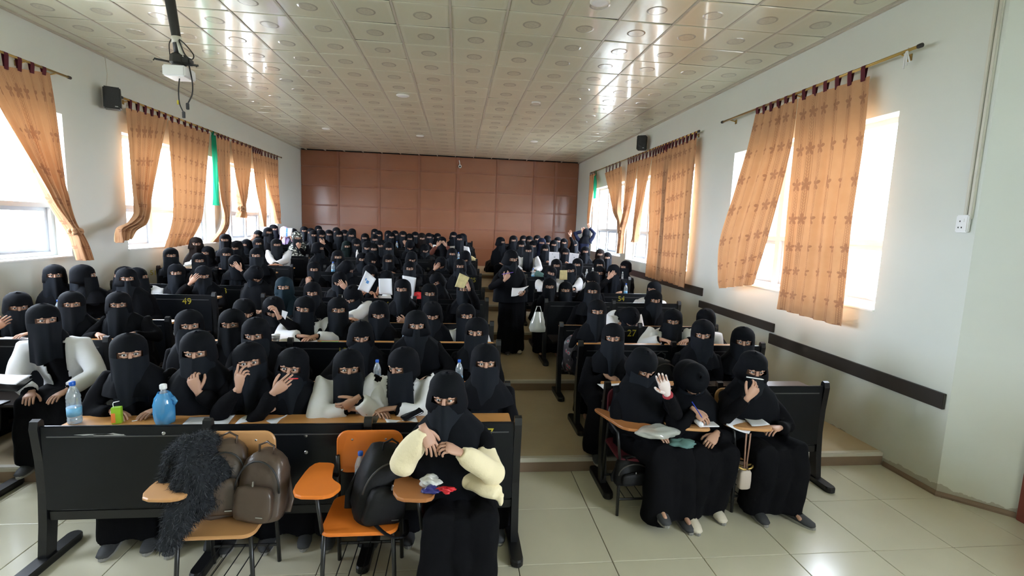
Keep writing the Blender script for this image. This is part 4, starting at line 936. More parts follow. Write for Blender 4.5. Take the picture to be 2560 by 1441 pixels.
ROWS = '''325 888 0 L=desk R=desk yaw=2
485 887 0 L=lap R=chin yaw=-14 pitch=8 cape=0.5
622 910 0 L=point R=desk yaw=-4 roll=-6 Lx=600 Ly=945 hd=.14
722 925 0 L=mouth R=lap yaw=-14 roll=8 cape=0.6 Lx=705 Ly=965 hd=.15
873 927 0 hu=1.8 c=1 L=deskin R=tuck yaw=2
985 925 0 hu=1.6 c=1 L=desk R=deskin yaw=-42 pitch=8
1215 912 0 L=lap R=lap yaw=4 long=1
118 802 1 c=1 L=knee R=knee yaw=12
475 817 1 L=lap R=lap yaw=2 long=1
572 814 1 L=lap R=lap yaw=-16 dy=.1
632 843 1 L=fist R=desk yaw=-14 pitch=8 dy=-.2
904 849 1 L=desk R=lap yaw=4 pitch=10 cape=0.7
1042 817 1 L=lap R=desk yaw=2 cape=1 long=1
1187 834 1 L=lap R=lap yaw=-10
48 771 2 L=mouth R=desk yaw=4 pitch=14 cape=0.5
180 763 2 L=lap R=lap yaw=0
295 764 2 L=desk R=desk yaw=-4 cape=0.5
620 788 2 L=lap R=fist yaw=20 pitch=18 cape=0.6
683 786 2 L=lap R=hold yaw=-4 pitch=26 Rx=690 Ry=775
755 775 2 c=1 L=deskin R=desk yaw=-14 roll=8 long=1
847 777 2 L=lap R=lap yaw=4
946 791 2 L=lap R=lap yaw=-4 pitch=14 cape=0.5
1082 794 2 L=lap R=lap yaw=4 pitch=18 cape=0.8
1168 792 2 L=lap R=lap yaw=8 c=2
137 690 3 L=lap R=lap yaw=0 cape=0.5
197 697 3 L=lap R=lap yaw=-14
235 688 4 L=lap R=lap yaw=80
318 698 3 L=lap R=lap yaw=2 cape=1 long=1
290 690 4 L=lap R=lap yaw=-70
365 692 4 c=1 L=lap R=lap yaw=70
708 720 3 L=lap R=lap yaw=-8 cape=0.6 tint=1
780 735 3 L=hold R=lap yaw=-4 pitch=6 cape=0.4
873 752 3 c=1 L=deskin R=deskin yaw=-35 pitch=38
1003 725 3 L=lap R=fistlow yaw=-10
1074 736 3 L=lap R=lap yaw=0
1160 724 3 L=hold R=lap yaw=-6 long=1 L=lap R=hold Rx=1168 Ry=706
428 640 5 L=lap R=lap yaw=2
439 684 4 L=lap R=lap yaw=-6
510 692 4 L=brow R=fistlow yaw=4 pitch=10
499 653 5 L=lap R=lap yaw=2
491 611 7 L=lap R=lap yaw=2 cape=1 brown=1
511 634 6 L=lap R=lap yaw=-30 cape=0.5
561 601 8 L=lap R=lap yaw=-10
566 637 6 L=desk R=lap yaw=-4
583 664 5 L=lap R=brow yaw=-25 pitch=22
586 622 7 L=lap R=lap yaw=-30 pitch=18
608 613 8 L=lap R=lap yaw=-40 cape=0.5
640 589 10 L=brow R=lap yaw=-30
639 640 5 L=lap R=lap yaw=-10
647 610 8 L=lap R=lap yaw=4
645 700 4 L=lap R=lap yaw=30 pitch=45 cape=0.6
674 582 10 L=lap R=lap yaw=20 cape=1
688 574 11 L=lap R=lap yaw=20
711 580 10 L=hold R=hold lav=1 pitch=6 Lx=704 Ly=592 Rx=727 Ry=592
693 613 7 c=1 L=deskin R=deskin yaw=6 long=1
737 584 10 L=lap R=lap yaw=20
745 596 8 L=lap R=fist yaw=10 pitch=14 pat=1
761 578 11 L=lap R=lap yaw=4
775 582 11 L=lap R=lap yaw=-10
786 589 9 L=lap R=lap yaw=8
798 575 12 L=lap R=lap yaw=12
806 590 9 L=lap R=mouth yaw=20 pitch=14
823 587 10 L=lap R=lap yaw=2
841 580 11 L=lap R=lap yaw=0 cape=0.4
848 590 9 L=lap R=lap yaw=6
863 587 10 L=lap R=lap yaw=10
882 583 11 L=lap R=lap yaw=10
878 590 9 L=lap R=lap yaw=2
845 644 6 L=lap R=lap yaw=2 cape=1
785 675 5 L=fist R=lap yaw=0
869 617 8 L=lap R=lap yaw=10 cape=0.8 tint=2
806 622 7 L=lap R=lap yaw=60 cape=0.6
892 613 8 L=lap R=lap yaw=6 pitch=12
846 710 4 L=lap R=brow yaw=-10 pitch=22
880 678 5 L=lap R=lap yaw=70 pitch=28 cape=0.8
925 690 4 c=1 L=hold R=hold pitch=16 Lx=905 Ly=733 Rx=936 Ry=736
966 704 4 L=hold R=lap pitch=16 Lx=946 Ly=722
911 596 10 L=lap R=lap yaw=-10
937 583 12 L=lap R=lap yaw=0
947 589 10 L=lap R=lap yaw=2
937 600 9 L=lap R=lap yaw=-4
950 616 8 L=lap R=lap yaw=4
918 622 7 L=lap R=lap yaw=-4 pitch=14
935 624 7 L=lap R=lap yaw=10
971 588 11 L=lap R=lap yaw=2
979 594 10 L=lap R=lap yaw=4 red=1
989 587 12 L=lap R=lap yaw=8
1008 590 10 L=lap R=fist yaw=4 cape=0.4
972 623 7 L=lap R=lap yaw=4 pitch=10
906 650 6 L=lap R=lap yaw=2 cape=0.6
971 653 6 L=deskin R=deskin yaw=0
936 655 6 L=lap R=lap yaw=50 pitch=25
1025 598 10 L=mouth R=mouth yaw=4 pitch=10
1039 591 11 L=lap R=lap yaw=6
1056 597 10 L=lap R=lap yaw=10 pitch=14 brown=1
1024 673 5 L=desk R=deskin yaw=0
1025 622 8 L=lap R=lap yaw=0 pitch=40 cape=0.5
1031 652 6 L=lap R=lap yaw=10 pitch=25 cape=0.6
1073 594 11 L=lap R=hold yaw=4
1080 596 12 L=lap R=lap yaw=4
1098 594 12 L=lap R=lap yaw=30 cape=0.7
1105 605 9 L=brow R=brow rust=1 long=1
1064 629 8 L=lap R=lap yaw=14 pitch=22 cape=0.8
1134 591 11 L=lap R=lap yaw=2 cape=1
1149 599 9 c=1 L=lap R=lap yaw=0 long=1
1165 596 10 L=lap R=lap yaw=120 cape=0.7
1131 636 7 L=lap R=lap yaw=4 cape=0.6
1102 668 6 L=brow R=lap yaw=0 pitch=38
1150 667 5 L=lap R=lap yaw=0 cape=0.5
1161 652 6 L=lap R=lap yaw=-10 pitch=35 cape=0.5
1087 711 4 L=lap R=lap yaw=-25 pitch=24 roll=-25
1259 606 9 L=lap R=lap yaw=50 cape=0.7
1284 602 9 L=lap R=lap yaw=2 cape=0.5
1304 615 8 L=lap R=lap yaw=6 cape=0.5
1324 602 10 L=lap R=lap yaw=4 cape=0.5
1334 616 9 L=lap R=lap yaw=4 pitch=8
1310 600 11 L=lap R=lap yaw=10 cape=0.5
1343 599 11 L=lap R=lap yaw=2
1355 608 9 L=lap R=lap yaw=4 tint=3
1370 609 10 L=lap R=lap yaw=4
1373 600 11 L=lap R=lap yaw=30 cape=0.5
1385 613 9 L=lap R=lap yaw=4
1396 604 11 L=lap R=lap yaw=12
1410 608 10 L=lap R=up yaw=0
1437 613 10 L=lap R=lap yaw=8 pink=1
1321 628 7 c=1 L=desk R=desk yaw=0 long=1
1364 625 8 L=hold R=lap yaw=6 cape=0.5 L=lap R=hold Rx=1373 Ry=657
1414 634 8 L=hold R=lap yaw=4 long=1 L=lap R=hold Rx=1420 Ry=659
1392 665 6 L=lap R=lap yaw=6
1378 685 5 c=1 L=desk R=lap yaw=6 roll=14
1464 630 8 L=lap R=lap yaw=4 long=1 cape=0.6
1500 637 8 L=lap R=lap yaw=0 cape=0.6 brown=1
1518 645 8 L=lap R=lap yaw=0
1443 663 6 L=lap R=lap yaw=-4
1499 664 6 L=lap R=lap yaw=4 cape=0.5
1427 678 5 c=1 L=lap R=deskin yaw=4 roll=-6 long=1
1499 684 5 c=1 L=lap R=lap yaw=0
1532 685 5 L=brow R=desk yaw=-8 pitch=18 cape=0.5 dy=-.15
1556 668 6 L=lap R=lap yaw=-40
1476 706 4 L=lap R=lap yaw=-20 pitch=20
1374 718 4 L=fistlow R=lap yaw=0
1414 727 4 L=lap R=lap yaw=0 cape=0.3
1481 730 3 L=lap R=lap yaw=0
1494 781 2 L=lap R=desklow yaw=4 long=1
1532 848 1 L=lapfist R=lap yaw=0 long=1
1628 725 4 c=1 L=lap R=lap yaw=-24
1640 753 3 L=lap R=lap yaw=16 pitch=6 cape=0.5 long=1
1683 806 2 c=1 L=desk R=desk yaw=4 pitch=6
1760 812 2 c=1 L=lap R=lap yaw=-10 pitch=28
1758 841 1 L=lap R=lap yaw=4 pitch=8
1860 858 1 L=lap R=lap yaw=8 pitch=6'''
WORD = {'point': 'one finger raised to the cheek', 'mouth': 'hand held at the mouth', 'tuck': 'chin resting on a hand', 'chin': 'hand at the chin', 'brow': 'hand at the brow', 'hold': 'holding up papers', 'fist': 'fist at the cheek', 'fistlow': 'hand at the chest', 'up': 'one arm raised', 'lapfist': 'hands folded in front', 'deskin': 'forearm on the desk', 'knee': 'hands on the knees'}
NTH = ['first', 'second', 'third', 'fourth', 'fifth', 'sixth', 'seventh', 'eighth', 'ninth', 'tenth']
PP = []
for ln in ROWS.split('\n'):
    a = ln.split(); o = {}
    for kv in a[3:]:
        k, v = kv.split('=')
        try: v = float(v)
        except ValueError: pass
        o[k] = v
    ex, ey, k = float(a[0]), float(a[1]), int(a[2])
    Yh = BY[k + 1] - (.42 if k == 0 else .47) + o.get('dy', 0); E = aty(ex, ey, Yh)
    while E[0] < XL + .36 and k > 1: k -= 1; E = aty(ex, ey, BY[k + 1] - .47)
    c = 'A' if E[0] < -2.85 else 'B' if E[0] < .85 else 'C'
    PP.append([c, k, E, o, (ex, ey)])
def local(p, base, by): return Rz(-by) @ (np.asarray(p, float) - np.asarray(base, float))
PEOPLE_AT = {}; SHOES = []
cnt = {}
for p in sorted(PP, key=lambda p: (p[0], p[1], p[2][0])):
    c, k, E, o, px = p; i = cnt.get((c, k), 0); cnt[c, k] = i + 1
    tot = sum(1 for q in PP if q[0] == c and q[1] == k)
    blk = {'A': 'left wall block', 'B': 'middle block', 'C': 'right block'}[c]; rw = ORD[k if c == 'B' else k - 1]
    look = 'person in white lab coat and black face veil' if o.get('c') else 'person in rust robe and black face veil' if o.get('rust') else 'person in lavender scarf behind an open booklet' if o.get('lav') else 'person in pink and black veil' if o.get('pink') else 'person in black veil and red sleeve' if o.get('red') else 'person in patterned scarf' if o.get('pat') else 'person in blue tinted black veil' if o.get('tint') == 1 else 'person in long black hooded cape' if o.get('cape', 0) >= .8 else 'person in black veil'
    act = next((WORD[o[s]] for s in 'LR' if o.get(s) in WORD), 'head bowed' if o.get('pitch', 0) >= 20 else '')
    pos = 'alone in the %s row, %s' % (rw, blk) if tot == 1 else '%s from left, %s row, %s' % (NTH[i], rw, blk)
    lab = ', '.join(x for x in (look, act, pos) if x)
    if len(lab.split()) > 16: lab = ', '.join((look.replace(' and black face veil', '').replace(' behind an open booklet', ''), act, pos))
    if len(lab.split()) > 16: lab = ', '.join((look.replace('person in ', 'person, '), pos)) if len((look + pos).split()) < 16 else ', '.join((look.replace(' behind an open booklet', '').replace(' and black face veil', ''), pos))
    o['r0'] = k == 0
    yp = BY[k + 1] - .22 + o.get('dy', 0) * .6; zf = BZ[k + 1]
    a = math.atan2(-E[0], E[1]); by = .30 * a
    he = E[2] - zf
    if yp - E[1] > .34: yp = E[1] + .34
    x0 = min(max(E[0], XL + .34), XR - .34)
    base = V(x0, yp, zf)
    yd = BY[k] + .30 - yp; zd = BZ[k] + HB - .053 - zf
    ar = {}
    for sx, s_ in ((-1, 'L'), (1, 'R')):
        if s_ + 'x' in o:                                     # a hand seen at this place in the photograph
            kd = o.get(s_, 'hold'); W = local(aty(o[s_ + 'x'], o[s_ + 'y'], E[1] - o.get('hd', .27)), base, by)
            sp = arm_spec(kd, sx, V(0, 0, 0), V(0, 0, 0), V(0, 0, 0), yd, zd); d = nrm(sp[1]); ar[sx] = (W - d * .07, *sp[1:])
    rt, info = make_person(lab, base, by, E, a + math.radians(o.get('yaw', 0)), math.radians(o.get('pitch', 0)), math.radians(o.get('roll', 0)), o, 'students on the benches of the ' + blk, yd, zd, arms=ar, vox=.020 if k < 3 else .024)
    PEOPLE_AT[px] = (rt, info, base, by)
    if k <= 1: SHOES.append((rt, info, k))
# the student asleep on the desk above number 27
base = V(2.12, 6.50, .25); E = aty(1577, 812, 5.84)
make_person('person in white lab coat slumped face down on the desk above number 27', base, .05, E, .1, 1.25, .1, dict(c=1, N=local(aty(1560, 790, 6.02), base, .05), L='deskin', R='deskin'), 'students on the benches of the right block', BY[3] + .30 - 6.50, BZ[3] + HB - .053 - .25)
# ---------------- shoes
def shoe(par, an, toe, m1, name='shoe', lift=0):
    d = nrm(V(toe[0] - an[0], toe[1] - an[1], 0)); s = V(-d[1], d[0], 0); h = V(an[0], an[1], 0) - d * .07; z0 = lift
    m = MB(); P = lambda t, z: h + d * t + V(0, 0, z0 + z)
    m.tube([P(.0, .035), P(.01, .045), P(.07, .055), P(.13, .045), P(.19, .034), P(.235, .028), P(.25, .024)], [(.015, .02), (.034, .04), (.038, .050), (.042, .038), (.046, .028), (.036, .020), (.012, .010)], n=12, ref=s)
    m.tube([P(.03, .06), P(.04, .12)], [(.036, .042), (.040, .048)], n=12, ref=d)
    me = m.mesh(name); so = obj(name, me, MAT[m1], par, True)
    q = MB(); q.tube([P(.165, .040), P(.125, .052), P(.085, .075), P(.060, .115), P(.055, .21)], [(.030, .026), (.040, .036), (.045, .044), (.047, .050), (.056, .060)], n=12, ref=s); q.build('sock', MAT['abaya'], par, True)
    q = MB(); pts = []
    for i in range(16):
        a = 2 * PI * i / 16; t = .122 + .135 * math.cos(a); wd = .036 + .010 * math.cos(a - .0); pp = h + d * t + s * (wd * math.sin(a)); pts.append((pp[0], pp[1]))
    pl = plate(pts, .022, .004); pl.v = [(x, y, z + z0 + .022) for x, y, z in pl.v]; pl.build('sole', MAT['sole'], so)
    return so
for i, (rt, info, k) in enumerate(SHOES):
    for sx in (-1, 1): shoe(rt, info['an'][sx], info['toe'][sx], 'shoe_white' if i in (9, 12) else 'shoe_grey')
GR = 'people in front of the benches'
# the woman on the front chair, cream sweater sleeves
E = aty(1110, 1003, 2.72); base = V(.06, 2.88, 0); by = -.06; lc = lambda px, py, Y: local(aty(px, py, Y), base, by)
arms = {-1: (lc(1060, 1074, 2.56), V(.42, -.25, -.80), V(-.2, .5, -.5), [.2, .25, .3, .35], V(-.6, -.1, -1)), 1: (lc(1152, 1132, 2.55), V(-.75, -.30, .45), V(-.2, .3, -.8), [.75, .8, .85, .9], V(.8, -.1, -.8))}
rt, f1 = make_person('person in black veil with cream sweater sleeves, on the front chair with brown tablet', base, by, E, -.14, .16, .02, dict(cape=.85, long=1, kn={-1: V(-.10, -.36, .52), 1: V(.14, -.36, .53)}, an={-1: V(-.12, -.42, .09), 1: V(.10, -.34, .09)}, sleeve=.8, spread=.12), GR, arms=arms, vox=.014)
def sleeve(par, info, sx, t0=.35):
    El, W, d, n, cu = info['arms'][sx]; S_ = info['S'][sx]; m = MB()
    pts = [lerp(S_, El, t0), lerp(S_, El, .75), El, lerp(El, W, .3), lerp(El, W, .62), lerp(El, W, .82), lerp(El, W, .90), lerp(El, W, 1.0)]
    m.tube(pts, [.066, .070, .070, .068, .064, .055, .043, .040], n=14); m.ell(El, (.072, .072, .072), 12, 8)
    return pend_remesh(m, 'sweater_sleeve', .012, 3)
EXTRA = []
for sx in (-1, 1): EXTRA.append((sleeve(rt, f1, sx, .45), rt, 'sweater_sleeve', 'sweater', .006))
m = MB(); a = lc(1185, 1200, 2.70); b = lc(1215, 1222, 2.60); c = lc(1245, 1235, 2.55); m.tube([lc(1150, 1180, 2.74), a, b, c], [(.05, .05), (.075, .06), (.07, .045), (.05, .04)], n=12); m.tube([c, c + V(.02, .01, -.07)], [(.035, .03), (.012, .02)], n=10); EXTRA.append((pend_remesh(m, 'sweater_hem', .011, 3), rt, 'sweater_hem', 'sweater', .006))
sh = shoe(rt, f1['an'][-1], f1['toe'][-1], 'shoe_white'); shoe(rt, f1['an'][1], f1['toe'][1], 'shoe_white')
El, W, d, n, cu = f1['arms'][1]; m = MB(); s = nrm(np.cross(nrm(d), n)) * -1
# right group of three on tablet chairs
def trio(label, px, py, Yh, x, yp, yaw, pitch, o, arms_fn):
    base = V(x, 3.66, 0); E = aty(px, py, Yh); lc = lambda a, b, Y: local(aty(a, b, Y), base, 0)
    r, inf = make_person(label, base, 0, E, yaw, pitch, o.get('rl', 0), o, GR, arms=arms_fn(lc), vox=.014); return r, inf, lc
r1, i1, l1 = trio('person in black veil hiding behind a gloved hand, on the maroon chair', 1620, 935, 3.48, 1.47, 3.50, .15, .55, dict(cape=.45, kn={-1: V(.03, -.40, .55), 1: V(.20, -.40, .54)}, an={-1: V(.02, -.42, .20), 1: V(.22, -.36, .12)}),
    lambda lc: {1: (lc(1668, 985, 3.24), V(-.42, -.06, .95), V(-.15, -1, .05), .10, V(.6, -.1, -1)), -1: (V(-.02, -.28, .66), V(.6, -.6, 0), V(0, 0, -1), .4, V(-.8, .3, -.5))})
El, W, d, n, cu = i1['arms'][1]; m = MB(); hand(m, W, d, n, -1, .10, .06, 1.05); m.build('glove', MAT['glove'], r1, True)['label'] = 'translucent white glove'
m = MB(); m.tube([lerp(El, W, .84), lerp(El, W, .98)], [.040, .036], n=12); m.build('cuff', MAT['robe_red'], r1, True)
r2, i2, l2 = trio('person in long black cape bent over a notepad, on the middle tablet chair', 1736, 980, 3.48, 1.88, 3.50, -.05, 1.2, dict(cape=1, long=0, kn={-1: V(-.10, -.40, .53), 1: V(.13, -.40, .53)}, an={-1: V(-.10, -.32, .09), 1: V(.12, -.26, .09)}),
    lambda lc: {-1: (lc(1735, 1026, 3.40), V(.45, -.55, -.40), V(.3, .3, -.9), [.5, .6, .8, .9], V(-.8, .2, -.6)), 1: (lc(1790, 1086, 3.32), V(-.65, -.5, -.35), V(-.2, .4, -.9), .75, V(.8, .3, -.5))})
r3, i3, l3 = trio('person in long black veil, pen at the mouth, on the rightmost tablet chair', 1893, 933, 3.48, 2.36, 3.50, -.20, .22, dict(cape=1, long=0, kn={-1: V(-.06, -.40, .53), 1: V(.24, -.36, .53)}, an={-1: V(-.04, -.30, .09), 1: V(.22, -.33, .10)}),
    lambda lc: {-1: (lc(1870, 995, 3.28), V(.55, -.05, .80), V(.1, 1, 0), [.55, .7, .85, .9], V(-.6, -.1, -.9)), 1: (lc(1948, 1070, 3.36), V(-.85, -.4, .1), V(-.1, .2, -.95), .7, V(.8, .3, -.5))})
shoe(r1, i1['an'][-1] + V(0, 0, 0), i1['toe'][-1], 'shoe_grey', lift=.10); shoe(r1, i1['an'][1], i1['toe'][1], 'shoe_grey')
shoe(r2, i2['an'][-1] + V(-.02, -.05, 0), i2['toe'][-1] + V(-.02, -.05, 0), 'shoe_white'); shoe(r2, i2['an'][1], i2['toe'][1], 'shoe_white')
shoe(r3, i3['an'][-1], i3['toe'][-1], 'shoe_grey'); shoe(r3, i3['an'][1] + V(0, -.04, 0), i3['toe'][1] + V(.06, -.03, 0), 'shoe_grey')
# the invigilator standing in the aisle and the woman at the far window
E = aty(1286, 650, 7.18); base = V(.82, 7.30, .25); lc = lambda a, b, Y: local(aty(a, b, Y), base, .30)
s1, si = make_person('person in long black robe standing in the aisle with pen and papers', base, .30, E, .42, .16, 0, dict(cape=1, Zs=1), GR, legs='stand', arms={-1: (lc(1262, 700, 6.95), V(.55, -.1, .8), V(.2, .8, .1), [.5, .7, .85, .9], V(-.8, .1, -.7)), 1: (lc(1304, 738, 6.92), V(-.3, -.6, .1), V(-.3, .2, .9), .55, V(.8, .3, -.5))}, vox=.018)
shoe(s1, si['an'][-1], si['an'][-1] + V(-.02, -.2, 0), 'shoe_grey'); shoe(s1, si['an'][1], si['an'][1] + V(.03, -.2, 0), 'shoe_white')
E = aty(1468, 583, 14.5); base = V(E[0] - .12, 14.55, .75); lc = lambda a, b, Y: local(aty(a, b, Y), base, 2.6)
s2, sj = make_person('person in dark robe standing by the far right window, arms raised, back turned', base, 2.6, E, 2.6, .1, 0, dict(cape=.3, robe='veil_navy'), GR, legs='stand', arms={1: (lc(1456, 580, 14.42), V(-.3, -.3, .8), V(0, 1, 0), .6, V(1, 0, -.4)), -1: (lc(1472, 570, 14.42), V(.2, -.3, .9), V(0, 1, 0), .6, V(-1, 0, -.4))})
dg = bpy.context.evaluated_depsgraph_get()
ex = [bpy.data.meshes.new_from_object(t.evaluated_get(dg)) for t, *_ in EXTRA]
finish_people()
for (t, par, nm, mt, am), me in zip(EXTRA, ex):
    bpy.data.objects.remove(t); me.name = nm; me.materials.clear(); folds(me, 11, am, 46, 14); q = obj(nm, me, MAT[mt], par, True); q['label'] = 'cream fleece ' + nm.replace('_', ' ')

# ================================================================== CHAIRS, BAGS AND THINGS ON THE DESKS
def chaikin(p, k=2):
    for _ in range(k):
        q = []
        for i in range(len(p)):
            a, b = np.array(p[i]), np.array(p[(i + 1) % len(p)]); q += [tuple(.8 * a + .2 * b), tuple(.2 * a + .8 * b)]
        p = q
    return p
def tablet_chair(label, x, y, wood, pad=None, tabwood=None, rz=0.0, tz=.68, tab=None):
    t = thing('tablet_chair', label, 'chair', (x, y, 0), rz, 'tablet arm chairs'); fr = MAT['chair_black']
    m = rplate(.42, .40, .022, .06, 6, .006); m.v = [(a, b, c + .452) for a, b, c in m.v]
    st = m.build('seat', MAT[pad or wood], t)
    m = rplate(.40, .27, .018, .065, 6, .006)                    # backrest: plate stood up and gently curved
    m.v = [(a, .185 + .02 * (b) + .25 * (a * a) * -1 + .01 - c, .735 + b) for a, b, c in m.v]; me = m.mesh('backrest'); fixn(me); obj('backrest', me, MAT[pad or wood], t)
    for sx in (-1, 1):
        m = MB(); m.tube([(sx * .185, -.165, .435), (sx * .195, -.18, .22), (sx * .195, -.185, 0)], .0125, n=8); m.build('leg', fr, t, True)
        m = MB(); m.tube([(sx * .185, .155, .87 - .14), (sx * .185, .175, .62), (sx * .19, .19, .42), (sx * .195, .22, 0)], .0125, n=8); m.build('leg', fr, t, True)
        m = MB(); m.tube([(sx * .185, -.165, .432), (sx * .19, .17, .432)], .0115, n=8); m.build('seat_rail', fr, t, True)
    m = MB(); m.tube([(-.195, -.183, .13), (.195, -.183, .13)], .009, n=6); m.build('crossbar', fr, t); m = MB(); m.tube([(-.195, .21, .12), (.195, .21, .12)], .009, n=6); m.build('crossbar', fr, t)
    for i in range(5):
        m = MB(); xx = -.14 + i * .07; m.tube([(xx, -.183, .135), (xx, .21, .125)], .0035, n=5); m.build('rack_wire', fr, t)
    m = MB(); m.tube([(-.19, .16, .60), (-.235, .10, tz - .03), (-.245, -.12, tz - .028), (-.22, -.16, tz - .06), (-.195, -.172, .44)], .0115, n=8); m.build('arm_support', fr, t, True)
    tb = tab or [(-.36, -.22), (-.14, -.24), (-.09, -.13), (-.17, -.05), (-.19, .05), (-.20, .15), (-.34, .16)]
    m = plate(chaikin(tb, 2), .022, .006); m.v = [(a, b, c + tz + .011) for a, b, c in m.v]; me = m.mesh('tablet'); fixn(me); obj('tablet', me, MAT[tabwood or wood], t)
    for (a, b) in ((-.10, .83), (.10, .83), (-.16, .64), (.16, .64)):
        m = MB(); m.lathe([(.007, 0), (.004, .003), (.001, .0035)], 8); m.v = [(a + p, .158 - r - .25 * a * a + .02 * (b - .735), b + q) for p, q, r in m.v]; m.build('screw_head', MAT['steel'], t)
    return t
ch_tan = tablet_chair('tan tablet chair holding brown backpacks and a fur coat', -1.27, 2.80, 'chair_tan')
ch_or = tablet_chair('bright orange tablet chair with a black backpack on its seat', -.51, 2.79, 'chair_orange')
ch_f = tablet_chair('brown tablet chair under the person with cream sleeves', .03, 2.80, 'chair_brown', 'chair_maroon', 'chair_brown', tab=[(-.36, -.28), (-.13, -.31), (-.12, -.16), (-.20, -.06), (-.20, .06), (-.22, .16), (-.36, .15)])
ch_1 = tablet_chair('maroon padded tablet chair, nearest the aisle', 1.44, 3.58, 'chair_brown', 'chair_maroon', 'chair_brown', tz=.71, tab=[(-.28, .16), (-.33, .14), (-.27, -.05), (-.21, -.26), (.02, -.30), (.05, -.20), (-.10, -.12), (-.18, .02)])
ch_2 = tablet_chair('tan tablet chair in the middle of the right three', 1.90, 3.58, 'chair_tan', tz=.71, tab=[(-.32, -.24), (-.03, -.30), (.0, -.22), (-.12, -.14), (-.18, -.02), (-.20, .12), (-.30, .12)])
ch_3 = tablet_chair('tan tablet chair nearest the right wall', 2.36, 3.58, 'chair_tan', tz=.71, tab=[(-.32, -.24), (-.02, -.32), (.04, -.22), (-.12, -.13), (-.18, -.02), (-.20, .12), (-.30, .12)])
def superring(cx, cy, z, a, b, n=22, e=.55):
    f = lambda c: math.copysign(abs(c) ** e, c); return [(cx + a * f(math.cos(2 * PI * i / n)), cy + b * f(math.sin(2 * PI * i / n)), z) for i in range(n)]
def loft(rings, mt=0):
    m = MB(); m.grid(rings, closed=True); n = len(rings[0]); m.f.append(tuple(range(n - 1, -1, -1))); m.f.append(tuple((len(rings) - 1) * n + i for i in range(n))); m.m += [0, 0]; return m
def wob(m, s, amp=.006):
    r = np.random.default_rng(s); p = r.uniform(0, 6, 6); v = np.array(m.v); d = np.sin(v[:, 0] * 31 + p[0] + 2 * np.sin(v[:, 2] * 19 + p[1])) + np.sin(v[:, 2] * 37 + v[:, 1] * 25 + p[2]); c = v.mean(0); q = v - c; q /= np.linalg.norm(q, axis=1)[:, None] + 1e-6
    m.v = [tuple(x) for x in v + q * (d * amp)[:, None]]; return m
def backpack(label, loc, rz, w, d, h, mt, tilt=(0, 0), seed=1, badge=True, group=None, name='backpack'):
    t = thing(name, label, 'backpack', loc, rz, group); t.rotation_euler = (tilt[0], tilt[1], rz)
    prof = [(0, .86), (.02, .96), (.12, 1.0), (.45, .98), (.7, .92), (.85, .80), (.94, .60), (.985, .34), (1.0, .10)]
    m = loft([superring(0, .01 * k, z * h, w / 2 * s, d / 2 * (s * .9 + .1), e=.6) for k, (z, s) in enumerate(prof)]); wob(m, seed); m.build('main_compartment', MAT[mt], t, True)
    pr = [(.06, .82), (.09, .95), (.2, 1), (.42, .96), (.52, .82), (.56, .5)]
    m = loft([superring(0, -d * .46, z * h, w * .40 * s, d * .20 * s, e=.6) for z, s in pr]); wob(m, seed + 1, .004); m.build('front_pocket', MAT[mt], t, True)
    m = MB(); m.tube([(w * .46 * math.cos(a), -d * .42 + .02, h * .45 + h * .46 * math.sin(a)) for a in np.linspace(0, PI, 15)], .0055, n=6); m.build('zipper', MAT['tape_black' if mt != 'bag_black' else 'rail_dark'], t, True)
    m = MB(); m.tube([(-.04, .03, h * .96), (-.042, .03, h * 1.08), (0, .03, h * 1.14), (.042, .03, h * 1.08), (.04, .03, h * .96)], .007, n=7); m.build('top_handle', MAT[mt], t, True)
    for sx in (-1, 1):
        m = MB(); m.tube([(sx * .05, d * .45, h * .9), (sx * .09, d * .62, h * .6), (sx * w * .5, d * .5, h * .2), (sx * w * .52, d * .2, h * .06)], [(.022, .006)] * 4, n=8); m.build('strap', MAT[mt], t, True)
    m = MB(); m.box(-.004, .004, -d * .62, -d * .55, h * .58, h * .66, bev=.002); m.build('zip_pull', MAT['steel'], t)
    if badge: m = MB(); m.box(w * .12, w * .26, -d * .672, -d * .655, h * .13, h * .145); m.build('badge', MAT['steel'], t)
    return t
backpack('glossy dark brown backpack right of the fur coat, leaning against the tan chair back', (-1.32, 2.82, .455), .25, .26, .17, .40, 'bag_brown', (-.12, .10), 3, group='brown backpacks on the tan chair')
backpack('dark brown backpack with a loop handle at the right side of the tan chair', (-1.09, 2.77, .457), -.12, .27, .17, .37, 'bag_brown', (-.10, .05), 8, group='brown backpacks on the tan chair')
bb = backpack('black backpack slumped on the orange chair seat', (-.44, 2.76, .455), .45, .30, .22, .40, 'bag_black', (.10, .20), 5)
m = MB(); m.tube(interp([(-.05, -.13, .03), (.0, -.2, .012), (.06, -.24, .012), (.12, -.20, .012), (.14, -.12, .03)], 18), [(.012, .004)] * 18, n=6); m.build('strap', MAT['bag_black'], bb, True)
backpack('black leather backpack with a loop handle on the bench seat behind the three chairs', (1.98, 4.42, .54), .1, .34, .20, .40, 'bag_black', (-.05, 0), 12, badge=False)
backpack('black backpack hanging at the aisle end of the front middle bench', (.36, 3.62, .42), .6, .26, .16, .42, 'bag_black', (0, .1), 14, badge=False)
backpack('navy backpack propped on the bench behind the second right row', (3.02, 5.42, .54), 0, .36, .2, .46, 'bag_black', (0, 0), 17, badge=False)
fl_ = mat('floral', (.02, .02, .02), .7); nt = fl_.node_tree; tc = nt.nodes.new('ShaderNodeTexCoord'); vz = nt.nodes.new('ShaderNodeTexVoronoi'); vz.inputs['Scale'].default_value = 13; nt.links.new(tc.outputs['Object'], vz.inputs['Vector'])
